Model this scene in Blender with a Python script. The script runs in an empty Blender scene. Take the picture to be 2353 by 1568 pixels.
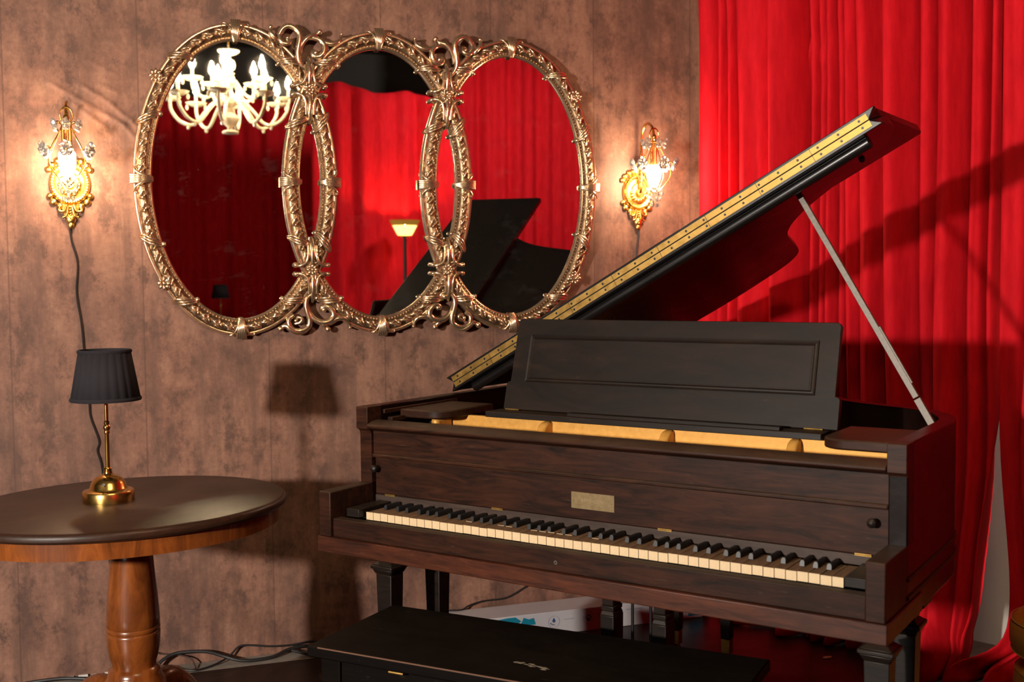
import bpy, bmesh, math, random
from mathutils import Vector, Matrix
random.seed(11)
SC = bpy.context.scene
COL = SC.collection
pi = math.pi
R = math.radians

# ------------------------------------------------------------------ helpers
class MB:
    """collects shapes; build() links them as ONE mesh object"""
    def __init__(s): s.v = []; s.f = []; s.off = (0, 0, 0)
    def add(s, vs, fs):
        n = len(s.v); o = s.off
        s.v += [(a[0]+o[0], a[1]+o[1], a[2]+o[2]) for a in vs]
        s.f += [tuple(i+n for i in f) for f in fs]
    def box(s, x0, x1, y0, y1, z0, z1):
        s.add([(x0,y0,z0),(x1,y0,z0),(x1,y1,z0),(x0,y1,z0),(x0,y0,z1),(x1,y0,z1),(x1,y1,z1),(x0,y1,z1)],
              [(0,3,2,1),(4,5,6,7),(0,1,5,4),(1,2,6,5),(2,3,7,6),(3,0,4,7)])
        return s
    def frustum(s, cx, cy, z0, z1, ax0, ay0, ax1, ay1):
        s.add([(cx-ax0,cy-ay0,z0),(cx+ax0,cy-ay0,z0),(cx+ax0,cy+ay0,z0),(cx-ax0,cy+ay0,z0),
               (cx-ax1,cy-ay1,z1),(cx+ax1,cy-ay1,z1),(cx+ax1,cy+ay1,z1),(cx-ax1,cy+ay1,z1)],
              [(0,3,2,1),(4,5,6,7),(0,1,5,4),(1,2,6,5),(2,3,7,6),(3,0,4,7)])
        return s
    def prism(s, poly, z0, z1, mp=None):
        """poly counter-clockwise (u,v); mp(u,v,w)->xyz"""
        mp = mp or (lambda u, v, w: (u, v, w)); n = len(poly)
        s.add([mp(u, v, z0) for u, v in poly] + [mp(u, v, z1) for u, v in poly],
              [tuple(range(n-1, -1, -1)), tuple(range(n, 2*n))] + [(i, (i+1) % n, n+(i+1) % n, n+i) for i in range(n)])
        return s
    def lathe(s, prof, c=(0, 0, 0), seg=32, sx=1, sy=1, rf=None):
        vs = []; fs = []; m = len(prof)
        for j in range(seg):
            a = 2*pi*j/seg
            for k, (r, z) in enumerate(prof):
                q = rf(a, k) if rf else 1
                vs.append((c[0]+r*q*math.cos(a)*sx, c[1]+r*q*math.sin(a)*sy, c[2]+z))
        for j in range(seg):
            for k in range(m-1):
                a, b = j*m+k, ((j+1) % seg)*m+k
                fs.append((a, b, b+1, a+1))
        if prof[0][0] > 1e-6: fs.append(tuple(j*m for j in range(seg-1, -1, -1)))
        if prof[-1][0] > 1e-6: fs.append(tuple(j*m+m-1 for j in range(seg)))
        s.add(vs, fs); return s
    def tube(s, pts, r, seg=8, flat=1.0, up=None):
        pts = [Vector(p) for p in pts]; n = len(pts)
        rr = r if isinstance(r, (list, tuple)) else [r]*n
        vs = []; fs = []; ref = Vector(up) if up else None
        for i, p in enumerate(pts):
            t = (pts[min(i+1, n-1)] - pts[max(i-1, 0)])
            t = t.normalized() if t.length > 1e-9 else Vector((0, 0, 1))
            if ref is None: ref = Vector((0, 0, 1)) if abs(t.z) < .9 else Vector((1, 0, 0))
            a = ref - t*ref.dot(t)
            if a.length < 1e-6: a = t.orthogonal()
            a.normalize(); b = t.cross(a)
            if not up: ref = a
            for k in range(seg):
                w = 2*pi*k/seg
                q = p + a*math.cos(w)*rr[i]*flat + b*math.sin(w)*rr[i]
                vs.append(tuple(q))
        for i in range(n-1):
            for k in range(seg):
                a0 = i*seg+k; b0 = i*seg+(k+1) % seg
                fs.append((a0, b0, b0+seg, a0+seg))
        fs.append(tuple(range(seg-1, -1, -1))); fs.append(tuple((n-1)*seg+k for k in range(seg)))
        s.add(vs, fs); return s
    def ball(s, c, r, sc=(1, 1, 1), rot=None, u=10, v=6):
        vs = [(0, 0, -1)]
        for i in range(1, v):
            a = -pi/2+pi*i/v
            for j in range(u):
                b = 2*pi*j/u; vs.append((math.cos(a)*math.cos(b), math.cos(a)*math.sin(b), math.sin(a)))
        vs.append((0, 0, 1)); fs = []
        for j in range(u): fs.append((0, 1+(j+1) % u, 1+j))
        for i in range(v-2):
            for j in range(u):
                a = 1+i*u+j; b = 1+i*u+(j+1) % u; fs.append((a, b, b+u, a+u))
        l = len(vs)-1
        for j in range(u): fs.append((l, l-u+j, l-u+(j+1) % u))
        out = []
        for p in vs:
            q = Vector((p[0]*r*sc[0], p[1]*r*sc[1], p[2]*r*sc[2]))
            if rot is not None: q = rot @ q
            out.append((q.x+c[0], q.y+c[1], q.z+c[2]))
        s.add(out, fs); return s
    def map(s, fn): s.v = [fn(*p) for p in s.v]; return s
    def build(s, name, mat, parent=None, bevel=0, smooth=35, seg=2):
        me = bpy.data.meshes.new(name); me.from_pydata(s.v, [], s.f); me.update()
        bm = bmesh.new(); bm.from_mesh(me); bmesh.ops.recalc_face_normals(bm, faces=bm.faces); bm.to_mesh(me); bm.free()
        ms = mat if isinstance(mat, (list, tuple)) else [mat]
        for m in ms: me.materials.append(m)
        if smooth:
            me.polygons.foreach_set('use_smooth', [True]*len(me.polygons))
            me.set_sharp_from_angle(angle=R(smooth))
        o = bpy.data.objects.new(name, me); COL.objects.link(o)
        if parent: o.parent = parent
        if bevel:
            b = o.modifiers.new('bevel', 'BEVEL'); b.width = bevel; b.segments = seg; b.limit_method = 'ANGLE'; b.angle_limit = R(40)
        return o

def tag(o, label=None, cat=None, group=None, kind=None):
    if label: o['label'] = label
    if cat: o['category'] = cat
    if group: o['group'] = group
    if kind: o['kind'] = kind
    return o
def empty(name, loc=(0, 0, 0), rz=0):
    o = bpy.data.objects.new(name, None); COL.objects.link(o); o.empty_display_size = .1
    o.location = loc; o.rotation_euler = (0, 0, rz); return o
def kids(o): return [c for c in COL.objects if c.parent == o]
def copy_tree(o, parent=None):
    c = o.copy(); COL.objects.link(c); c.parent = parent
    for ch in kids(o): copy_tree(ch, c)
    return c
def smoothline(pts, n=6):
    """Catmull-Rom through the points"""
    P = [Vector(p) for p in pts]; out = []
    for i in range(len(P)-1):
        a = P[max(i-1, 0)]; b = P[i]; c = P[i+1]; d = P[min(i+2, len(P)-1)]
        for k in range(n):
            t = k/n
            out.append(.5*((2*b)+(c-a)*t+(2*a-5*b+4*c-d)*t*t+(3*b-a-3*c+d)*t**3))
    out.append(P[-1]); return out
def lerp(a, b, t): return a+(b-a)*t
def sstep(a, b, x):
    t = max(0, min(1, (x-a)/(b-a))); return t*t*(3-2*t)

# ------------------------------------------------------------------ materials
def mat(name, col=(.8, .8, .8), rough=.5, metal=0, **kw):
    m = bpy.data.materials.new(name); m.use_nodes = True; nt = m.node_tree
    b = nt.nodes['Principled BSDF']
    b.inputs['Base Color'].default_value = (*col, 1); b.inputs['Roughness'].default_value = rough; b.inputs['Metallic'].default_value = metal
    for k, v in kw.items(): b.inputs[k].default_value = v
    return m
def nodes(m): return m.node_tree.nodes, m.node_tree.links, m.node_tree.nodes['Principled BSDF']
def coord(m, scale=(1, 1, 1), rot=(0, 0, 0)):
    N, L, b = nodes(m); tc = N.new('ShaderNodeTexCoord'); mp = N.new('ShaderNodeMapping')
    mp.inputs['Scale'].default_value = scale; mp.inputs['Rotation'].default_value = rot
    L.new(tc.outputs['Object'], mp.inputs['Vector']); return mp.outputs['Vector']
def noise(m, vec, scale=5, detail=6, rough=.6, dist=0):
    N, L, b = nodes(m); n = N.new('ShaderNodeTexNoise'); n.inputs['Scale'].default_value = scale
    n.inputs['Detail'].default_value = detail; n.inputs['Roughness'].default_value = rough; n.inputs['Distortion'].default_value = dist
    L.new(vec, n.inputs['Vector']); return n.outputs['Fac']
def ramp(m, fac, stops):
    N, L, b = nodes(m); r = N.new('ShaderNodeValToRGB'); e = r.color_ramp.elements
    while len(e) < len(stops): e.new(.5)
    for k, (p, c) in enumerate(stops):
        e[k].position = p; e[k].color = (*c, 1) if len(c) == 3 else c
    L.new(fac, r.inputs['Fac']); return r.outputs['Color']
def mix(m, fac, a, b_, mode='MIX'):
    N, L, b = nodes(m); x = N.new('ShaderNodeMix'); x.data_type = 'RGBA'; x.blend_type = mode
    for sock, v in ((x.inputs[0], fac), (x.inputs[6], a), (x.inputs[7], b_)):
        if isinstance(v, (int, float)): sock.default_value = v
        elif isinstance(v, tuple): sock.default_value = (*v, 1)
        else: L.new(v, sock)
    return x.outputs[2]
def mathn(m, op, a, b_=None, c_=None):
    N, L, b = nodes(m); x = N.new('ShaderNodeMath'); x.operation = op
    for sock, v in zip(x.inputs, (a, b_, c_)):
        if v is None: continue
        if isinstance(v, (int, float)): sock.default_value = v
        else: L.new(v, sock)
    return x.outputs[0]
def sep(m, vec):
    N, L, b = nodes(m); x = N.new('ShaderNodeSeparateXYZ'); L.new(vec, x.inputs[0]); return x.outputs
def setin(m, name, sock): N, L, b = nodes(m); L.new(sock, b.inputs[name])
def bump(m, h, strength=.2, dist=.01):
    N, L, b = nodes(m); x = N.new('ShaderNodeBump'); x.inputs['Strength'].default_value = strength; x.inputs['Distance'].default_value = dist
    L.new(h, x.inputs['Height']); L.new(x.outputs['Normal'], b.inputs['Normal'])
def emit(name, col, strength):
    m = mat(name, col, .5); N, L, b = nodes(m)
    b.inputs['Emission Color'].default_value = (*col, 1); b.inputs['Emission Strength'].default_value = strength; return m

def wood(name, dark, light, grain=(1, 8, 8), scale=6, rough=.4, axis='x', spec=.5, worn=0, dust=0):
    dark = tuple(q*.8 for q in dark); light = tuple(q*.8 for q in light)
    m = mat(name, light, rough); b = nodes(m)[2]; b.inputs['Specular IOR Level'].default_value = spec
    g = {'x': (grain[0], grain[1], grain[2]), 'y': (grain[1], grain[0], grain[2]), 'z': (grain[1], grain[2], grain[0])}[axis]
    v = coord(m, g); n1 = noise(m, v, scale, 8, .65, 1.2)
    v2 = coord(m, (1.6, 1.6, 1.6)); n2 = noise(m, v2, 3.1, 4, .6)
    c = ramp(m, n1, [(.32, dark), (.68, light)])
    c = mix(m, ramp(m, n2, [(.42, (0, 0, 0)), (.75, (.75, .75, .75))]), c, dark)
    if worn:
        v3 = coord(m, (g[0]*1.3, g[1]*1.3, g[2]*1.3)); n3 = noise(m, v3, 14, 6, .7)
        c = mix(m, ramp(m, n3, [(.64, (0, 0, 0)), (.74, (worn,)*3)]), c, (.16, .12, .095))
    if dust:
        geo = nodes(m)[0].new('ShaderNodeNewGeometry'); nz = sep(m, geo.outputs['Normal'])[2]
        n4 = noise(m, coord(m, (1, 1, 1)), 9, 5, .65)
        d = mathn(m, 'MULTIPLY', mathn(m, 'SMOOTH_MIN', mathn(m, 'MAXIMUM', nz, 0), 1, .1), mathn(m, 'MULTIPLY', n4, dust))
        c = mix(m, d, c, (.13, .09, .055))
    setin(m, 'Base Color', c)
    setin(m, 'Roughness', mathn(m, 'MULTIPLY_ADD', n2, .22, rough-.1))
    bump(m, n1, .06, .004)
    return m
M_ = {}
M_['piano'] = wood('piano wood', (.0115, .0046, .0027), (.066, .0215, .0102), rough=.46, spec=.16, worn=.3, dust=.55)
M_['piano_red'] = wood('piano red wood', (.026, .0075, .004), (.13, .036, .016), rough=.4, spec=.3, worn=.3)
M_['piano_black'] = wood('piano black wood', (.007, .005, .0042), (.024, .0138, .0095), rough=.42, spec=.25, worn=.25, dust=.3)
M_['strip'] = wood('dusty strip wood', (.035, .022, .017), (.085, .055, .042), rough=.5, spec=.3, worn=.5)
M_['keywood'] = wood('bare key wood', (.19, .105, .055), (.31, .185, .105), axis='y', grain=(1, 6, 6), scale=14, rough=.6, spec=.2)
M_['piano_side'] = wood('piano side wood', (.005, .002, .0016), (.011, .004, .003), axis='y', rough=.3, spec=.16)
M_['desk'] = wood('music desk wood', (.0075, .0052, .0043), (.024, .0135, .0092), grain=(1, 5, 5), scale=4, rough=.46, spec=.2, worn=.15)
M_['lid'] = wood('lid wood', (.006, .005, .005), (.014, .01, .009), rough=.28)
M_['bench'] = wood('bench wood', (.0024, .0016, .0012), (.0075, .0045, .0032), rough=.55, spec=.07, worn=.35, dust=.1)
M_['ivory'] = mat('ivory', (.80, .62, .36), .42)
_n = noise(M_['ivory'], coord(M_['ivory']), 40, 5, .6)
setin(M_['ivory'], 'Base Color', ramp(M_['ivory'], _n, [(.3, (.62, .45, .25)), (.6, (.71, .54, .33))]))
M_['ebony'] = mat('ebony', (.012, .012, .013), .45)
M_['gap'] = mat('dark gap', (.01, .007, .005), .8)
def metalm(name, c1, c2, rough, scale=30, metal=1):
    m = mat(name, c1, rough, metal); n = noise(m, coord(m), scale, 5, .6)
    setin(m, 'Base Color', ramp(m, n, [(.35, c1), (.65, c2)])); setin(m, 'Roughness', mathn(m, 'MULTIPLY_ADD', n, .25, rough-.1)); return m
M_['brass'] = metalm('polished brass', (.62, .36, .09), (.75, .47, .14), .2, 8)
M_['hinge'] = metalm('old hinge brass', (.28, .165, .044), (.41, .255, .075), .46, 40)
M_['plate_gold'] = metalm('gold bronze paint', (.62, .30, .055), (.72, .37, .08), .5, 60, .35)
M_['nameplate'] = metalm('dull brass plate', (.17, .118, .052), (.23, .165, .080), .55, 90, .4)
M_['steel'] = metalm('prop metal', (.13, .115, .10), (.20, .175, .155), .5, 120, .4)
M_['iron'] = mat('dark iron', (.03, .03, .033), .4, .7)
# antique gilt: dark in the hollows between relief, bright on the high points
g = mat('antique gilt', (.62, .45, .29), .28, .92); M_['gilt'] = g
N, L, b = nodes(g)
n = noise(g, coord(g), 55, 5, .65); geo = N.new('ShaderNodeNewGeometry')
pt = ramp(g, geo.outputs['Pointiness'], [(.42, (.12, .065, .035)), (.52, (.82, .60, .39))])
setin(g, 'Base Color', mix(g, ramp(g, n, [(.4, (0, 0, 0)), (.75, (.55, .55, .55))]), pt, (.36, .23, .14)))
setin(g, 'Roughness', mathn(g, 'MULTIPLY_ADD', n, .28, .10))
M_['sconce_gold'] = metalm('bright gilt brass', (.72, .44, .10), (.86, .58, .18), .3, 60)
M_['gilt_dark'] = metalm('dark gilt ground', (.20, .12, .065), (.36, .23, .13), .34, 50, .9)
# mirror glass with smudges
m = mat('mirror glass', (.80, .80, .79), .012, 1); M_['mirror'] = m
n1 = noise(m, coord(m, (1, 1, 1.6)), 7, 6, .7); n2 = noise(m, coord(m, (3, 3, 3)), 23, 3, .5)
sm = mathn(m, 'ADD', ramp(m, n1, [(.56, (0, 0, 0)), (.85, (.04, .04, .04))]), ramp(m, n2, [(.74, (0, 0, 0)), (.8, (.06, .06, .06))]))
N, L, b = nodes(m); d = N.new('ShaderNodeBsdfDiffuse'); d.inputs['Color'].default_value = (.55, .52, .5, 1)
mx = N.new('ShaderNodeMixShader'); L.new(sm, mx.inputs[0]); L.new(b.outputs[0], mx.inputs[1]); L.new(d.outputs[0], mx.inputs[2]); L.new(mx.outputs[0], N['Material Output'].inputs['Surface'])
# velvet
def velvet(name, c1, c2):
    m = mat(name, c1, .75); b = nodes(m)[2]; b.inputs['Specular IOR Level'].default_value = .08
    b.inputs['Sheen Weight'].default_value = .12; b.inputs['Sheen Roughness'].default_value = .3; b.inputs['Sheen Tint'].default_value = (1, .03, .025, 1)
    n = noise(m, coord(m, (6, 6, 1.2)), 6, 6, .6); setin(m, 'Base Color', ramp(m, n, [(.3, c1), (.7, c2)]))
    n2 = noise(m, coord(m), 260, 3, .6); bump(m, n2, .12, .002); return m
M_['velvet'] = velvet('red velvet', (.54, .007, .015), (.72, .012, .022))
# wallpaper: mottled brown hanging lengths
m = mat('mottled brown wallpaper', (.2, .12, .09), .62); M_['wall'] = m; nodes(m)[2].inputs['Specular IOR Level'].default_value = .3
v = coord(m); X, Y, Z = sep(m, v)
n1 = noise(m, v, 2.6, 9, .70); n2 = noise(m, coord(m, (4.5, 1, .55)), 3.0, 8, .62); n3 = noise(m, coord(m, (14, 1, 1.5)), 4.5, 6, .7); n4 = noise(m, v, 60, 4, .7)
n5 = noise(m, coord(m, (1.3, 1, .9)), 8, 10, .76)
c = ramp(m, n1, [(.30, (.165, .083, .058)), (.5, (.30, .155, .109)), (.70, (.41, .225, .153))])
c = mix(m, ramp(m, n5, [(.40, (1, 1, 1)), (.50, (0, 0, 0))]), c, (.125, .070, .053))
c = mix(m, ramp(m, n5, [(.52, (0, 0, 0)), (.66, (.85, .85, .85))]), c, (.43, .24, .165))
c = mix(m, ramp(m, n2, [(.38, (.6, .6, .6)), (.56, (0, 0, 0))]), c, (.125, .075, .060))
c = mix(m, ramp(m, n3, [(.60, (0, 0, 0)), (.74, (.5, .5, .5))]), c, (.43, .26, .19))
wn = nodes(m)[0].new('ShaderNodeTexWhiteNoise'); wn.noise_dimensions = '1D'
px_ = mathn(m, 'DIVIDE', mathn(m, 'ADD', X, 5.943), .2085); nodes(m)[1].new(mathn(m, 'FLOOR', px_), wn.inputs['W'])
c = mix(m, ramp(m, wn.outputs['Value'], [(0, (0, 0, 0)), (1, (.24, .24, .24))]), c, (.15, .082, .06))
fr = mathn(m, 'FRACT', mathn(m, 'DIVIDE', mathn(m, 'ADD', X, 5.943), .417)); ed = mathn(m, 'LESS_THAN', mathn(m, 'ABSOLUTE', mathn(m, 'SUBTRACT', fr, .5)), .494)
c = mix(m, mathn(m, 'MULTIPLY', mathn(m, 'SUBTRACT', 1, ed), .45), c, (.08, .045, .035))
c = mix(m, ramp(m, n4, [(.35, (.35, .35, .35)), (.6, (0, 0, 0))]), c, (.15, .08, .058))
c = mix(m, 1.0, c, (.99, .94, .91), 'MULTIPLY'); setin(m, 'Base Color', c); bump(m, n4, .08, .003)
M_['floor'] = wood('dark floor boards', (.016, .0075, .005), (.05, .022, .014), rough=.38)
N, L, b = nodes(M_['floor']); bk = N.new('ShaderNodeTexBrick'); L.new(coord(M_['floor']), bk.inputs['Vector'])
bk.inputs['Scale'].default_value = 1; bk.inputs['Brick Width'].default_value = 1.3; bk.inputs['Row Height'].default_value = .125; bk.inputs['Mortar Size'].default_value = .002
bk.inputs['Color1'].default_value = (1, 1, 1, 1); bk.inputs['Color2'].default_value = (.6, .6, .6, 1); bk.inputs['Mortar'].default_value = (.12, .12, .12, 1)
cur = b.inputs['Base Color'].links[0].from_socket; setin(M_['floor'], 'Base Color', mix(M_['floor'], 1.0, cur, bk.outputs['Color'], 'MULTIPLY'))
m = mat('concrete', (.3, .27, .23), .8); M_['concrete'] = m; setin(m, 'Base Color', ramp(m, noise(m, coord(m), 14, 7, .7), [(.3, (.18, .16, .135)), (.7, (.29, .26, .225))]))
M_['dark'] = mat('black ceiling paint', (.05, .048, .044), .9)
M_['greywall'] = mat('pale grey wall', (.46, .43, .39), .8); setin(M_['greywall'], 'Base Color', ramp(M_['greywall'], noise(M_['greywall'], coord(M_['greywall']), 5), [(.3, (.44, .41, .37)), (.7, (.50, .47, .43))]))
M_['table_top'] = wood('table top wood', (.026, .0105, .0055), (.058, .0225, .0102), grain=(1, 9, 9), rough=.42, spec=.4, worn=.12)
M_['table'] = wood('orange pedestal wood', (.115, .029, .007), (.38, .105, .019), axis='z', grain=(1, 5, 5), scale=4, rough=.26)
N, L, b = nodes(M_['table']); b.inputs['Coat Weight'].default_value = .4; b.inputs['Coat Roughness'].default_value = .15
M_['shade'] = mat('black lampshade cloth', (.025, .0225, .026), .9, **{'Specular IOR Level': .1})
M_['bead'] = mat('gilt bead', (.70, .50, .30), .25, .95)
M_['glass'] = mat('crystal', (1, .97, .92), .05, **{'Transmission Weight': .75, 'IOR': 1.5})
M_['milk'] = mat('clear cut glass', (1, .89, .66), .12, **{'Transmission Weight': .15, 'IOR': 1.48})
M_['cord'] = mat('black rubber cord', (.012, .011, .011), .5)
M_['cord_brown'] = mat('brown cord', (.06, .03, .02), .5)
M_['plug'] = mat('white plastic', (.75, .72, .66), .4)
M_['carton'] = mat('white carton', (.62, .60, .62), .6); setin(M_['carton'], 'Base Color', ramp(M_['carton'], noise(M_['carton'], coord(M_['carton']), 6), [(.3, (.48, .47, .50)), (.7, (.56, .545, .555))]))
M_['teal'] = mat('teal print', (.0, .19, .30), .6); M_['navy'] = mat('blue print', (.02, .07, .20), .6); M_['greyprint'] = mat('grey print', (.33, .33, .40), .6)
M_['leather'] = mat('mustard leather', (.45, .18, .022), .5); n = noise(M_['leather'], coord(M_['leather']), 120, 4, .6); bump(M_['leather'], n, .25, .002)
setin(M_['leather'], 'Base Color', ramp(M_['leather'], noise(M_['leather'], coord(M_['leather']), 6), [(.3, (.42, .16, .018)), (.7, (.55, .23, .03))]))
M_['stitch'] = mat('pale seam', (.5, .32, .12), .6)
M_['scrap'] = mat('pink paper', (.55, .28, .2), .8)
WARM = (1, .74, .42)
M_['bulb'] = emit('lit candle bulb', (1, .76, .47), 290)
M_['lampglass'] = emit('lit frosted glass', (1, .69, .45), 215)
M_['tiff'] = emit('lit amber glass', (1, .60, .16), 3.2)
M_['tiff2'] = emit('lit green glass', (.5, .26, .03), .3)
M_['torch'] = emit('lit torchiere bulb', (1, .66, .34), 330)

# ------------------------------------------------------------------ room
def structure(o, name=None): o['kind'] = 'structure'; return o
# wallpaper wall with a few diagonal wrinkles near the left sconce (true relief)
def wall_back():
    segs = [((-.80,1.99),(-.57,1.86),.0045),((-.57,1.86),(-.52,1.80),.005),((-.70,1.985),(-.60,1.925),.004),((-.605,1.92),(-.545,1.875),.004),((-.545,1.875),(-.50,1.815),.004),((-.735,1.93),(-.63,1.85),.003),((-.68,2.07),(-.6,2.03),.002),((-.64,1.99),(-.585,1.965),.002)]
    def h(x, z):
        y = 0
        for (a, b, A) in segs:
            ax, az = a; bx, bz = b; L2 = (bx-ax)**2+(bz-az)**2; t = ((x-ax)*(bx-ax)+(z-az)*(bz-az))/L2; tt = max(0, min(1, t))
            d2 = (x-ax-tt*(bx-ax))**2+(z-az-tt*(bz-az))**2
            y -= A*math.exp(-d2/(.0075**2))
        return y
    xs = [-5.5, -4, -3, -2, -1.5, -1.1]+[-1.0+.0055*i for i in range(103)]+[-.3+.1*i for i in range(20)]+[1.66]
    zs = [0, .3, .6, .9, 1.2, 1.5]+[1.7+.0055*i for i in range(82)]+[2.3, 2.6, 3.0, 3.4, 3.8]
    mb = MB(); nx, nz = len(xs), len(zs)
    mb.add([(x, h(x, z), z) for x in xs for z in zs], [(i*nz+j, (i+1)*nz+j, (i+1)*nz+j+1, i*nz+j+1) for i in range(nx-1) for j in range(nz-1)])
    mb.box(-5.5, 1.66, .02, .12, 0, 3.8)
    return structure(mb.build('wall_back', M_['wall'], smooth=60))
wall_back()
structure(MB().box(-5.6, 6.2, -9.2, -.097, -.12, 0).build('floor', M_['floor']))
structure(MB().box(-5.6, 6.2, -.097, .6, -.12, -.001).build('trim_1', M_['concrete']))
structure(MB().box(-5.6, 6.2, -9.2, .6, 3.8, 3.9).build('ceiling', M_['dark']))
structure(MB().box(-5.6, -5.5, -9.2, .1, 0, 3.8).build('wall_left', M_['dark']))
structure(MB().box(-5.6, 6.2, -9.3, -9.2, 0, 3.8).build('wall_front', M_['dark']))
structure(MB().box(6.1, 6.2, -9.2, .6, 0, 3.8).build('wall_right', M_['dark']))
# pale wall glimpsed through the gap of the piano curtain
CD = Vector((.4384, -.8988, 0)).normalized(); CN = Vector((-.8988, -.4384, 0)).normalized(); C0 = Vector((1.6, -.03, 0))
def cpt(u, d, z): p = C0+CD*u+CN*d; return (p.x, p.y, z)
mb = MB(); mb.prism([(-.15, -.42), (3.2, -.42), (3.2, -.32), (-.15, -.32)], 0, 3.8, lambda u, v, w: cpt(u, v, w)); structure(mb.build('wall_right', M_['greywall']))

# ------------------------------------------------------------------ curtains
def piano_curtain(name, grooves, amps, u_lo, u_hi, ztop, seed, label, left_edge=None, right_edge=None, group='red curtains around the room'):
    rnd = random.Random(seed); NU = int((u_hi-u_lo)/.0042); zs = [.006, .03, .06, .09, .13, .18, .25, .33, .42, .52, .65, .8, 1.0, 1.25, 1.5, 1.8, 2.1, 2.4, 2.8, 3.1, ztop]
    ph = [rnd.uniform(0, 6.28) for _ in range(8)]
    def prof(u, z):
        uu = u+.012*math.sin(1.7*z+ph[0]+u*3)+.006*math.sin(4.1*z+ph[1])
        for k in range(len(grooves)-1):
            a, b = grooves[k], grooves[k+1]
            if a <= uu < b:
                t = (uu-a)/(b-a); wdt = b-a; A = min(.145, 1.2*wdt+.01)*(1+.12*math.sin(2.1*z+ph[k % 8])) if wdt < .15 else .11
                if k == 0: A = min(A, .05)
                t2 = t**(.62 if k % 3 else .85); w = math.sin(pi*t2)**.85+.08*math.sin(3*pi*t+ph[k % 8]+z*.8)*math.sin(pi*t)
                w += .06*math.sin(2*pi*(2 if wdt < .12 else 3)*t+ph[(k+3) % 8]+.5*z)*math.sin(pi*t)
                return A*w-.085*(math.exp(-((uu-a)/.0085)**2)+math.exp(-((b-uu)/.0085)**2))
        return 0
    mb = MB(); vs = []
    for i in range(NU+1):
        u = lerp(u_lo, u_hi, i/NU)
        for z in zs:
            d = prof(u, z); fl = max(0, 1-z/.30)
            pool = (sstep(.72, .95, u)+.5*math.exp(-((u-.60)/.05)**2))*fl**2.2*(.13+.05*math.sin(u*9+ph[2])+.035*math.sin(u*23+ph[3])+.02*math.sin(u*51+ph[5]))
            ruck = .035*math.exp(-((z-.10)/.07)**2)*math.sin(u*31+z*40+ph[4])
            uu = u
            if left_edge: uu += left_edge(z)*(1-min(1, (u-u_lo)/.22))
            if right_edge: uu += right_edge(z)*(1-min(1, (u_hi-u)/.25))
            uu += fl**2*.03*math.sin(u*19+ph[6])
            zz = z+fl*.035*(1+math.sin(u*27+ph[7])) if z > .02 else z
            vs.append(cpt(uu, d+pool+ruck, zz))
    nz = len(zs)
    mb.add(vs, [(i*nz+j, (i+1)*nz+j, (i+1)*nz+j+1, i*nz+j+1) for i in range(NU) for j in range(nz-1)])
    o = mb.build(name, M_['velvet'], smooth=180)
    sd = o.modifiers.new('sub', 'SUBSURF'); sd.levels = 1; sd.render_levels = 1
    so = o.modifiers.new('cloth', 'SOLIDIFY'); so.thickness = .004; so.offset = -1
    return tag(o, label, 'curtain', group)
G1 = [-.012, .094, .137, .182, .371, .488, .526, .563, .609, .652, .717, .821, .93, .997, 1.101, 1.160, 1.20]
A1 = [.075, .04, .045, .030, .075, .032, .032, .035, .035, .055, .075, .085, .055, .08, .045, .03]
piano_curtain('velvet_curtain', G1, A1, -.012, 1.185, 3.4, 3, 'red velvet curtain hanging right beside the brown wallpaper, behind the raised piano lid',
              right_edge=lambda z: -.010-.070*sstep(.86, .15, z))
G2 = [1.14, 1.262, 1.32, 1.36, 1.47, 1.53, 1.63, 1.74, 1.8, 1.92, 2.0, 2.1, 2.22, 2.3, 2.42, 2.5, 2.62, 2.7]
A2 = [.07, .04, .045, .07, .045, .07, .075, .045, .075, .05, .06, .08, .06, .08, .05, .08, .05]
piano_curtain('velvet_curtain', G2, A2, 1.187, 2.68, 3.4, 5, 'red velvet curtain nearest the mustard pouf, its lower edge parted to show grey wall',
              left_edge=lambda z: .006+.045*sstep(.86, .25, z)-.14*sstep(.14, .03, z))
def far_curtain(x0, x1, y, seed, label, ztop=3.1, along='x', swag=0, group='red curtains around the room'):
    rnd = random.Random(seed); n = int(abs(x1-x0)/.022); zs = [.02, .1, .3, .7, 1.2, 1.7, 2.2, 2.6, 2.9, 3.0, ztop]; nz = len(zs); vs = []
    f1, f2, f3 = rnd.uniform(15, 20), rnd.uniform(27, 37), rnd.uniform(5, 8); p = [rnd.uniform(0, 6) for _ in range(4)]
    for i in range(n+1):
        x = lerp(x0, x1, i/n)
        for z in zs:
            d = .05*abs(math.sin(f1*x/2+p[0]+.15*z))**.8+.025*math.sin(f2*x+p[1])+.03*math.sin(f3*x+p[2])
            zz = z if z < 2.95 or ztop > 3.5 else z+(.03*math.sin(9*x+p[3])-swag*((x-x0)/(x1-x0)))
            vs.append((x, y+d, zz) if along == 'x' else (y+d, x, zz))
    mb = MB(); mb.add(vs, [(i*nz+j, (i+1)*nz+j, (i+1)*nz+j+1, i*nz+j+1) for i in range(n) for j in range(nz-1)])
    o = mb.build('velvet_curtain', M_['velvet'], smooth=180)
    so = o.modifiers.new('cloth', 'SOLIDIFY'); so.thickness = .005
    return tag(o, label, 'curtain', group)
far_curtain(-2.6, 1.6, -8.4, 21, 'dark red curtain across the room, reflected in the left mirror oval behind the chandelier')
far_curtain(.86, 2.3, -6.98, 22, 'red curtain lit by the torchiere, reflected in the middle mirror oval', swag=.12)
far_curtain(2.26, 5.6, -7.9, 23, 'bright red curtain reflected in the right mirror oval above the piano lid', ztop=3.79)

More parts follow.
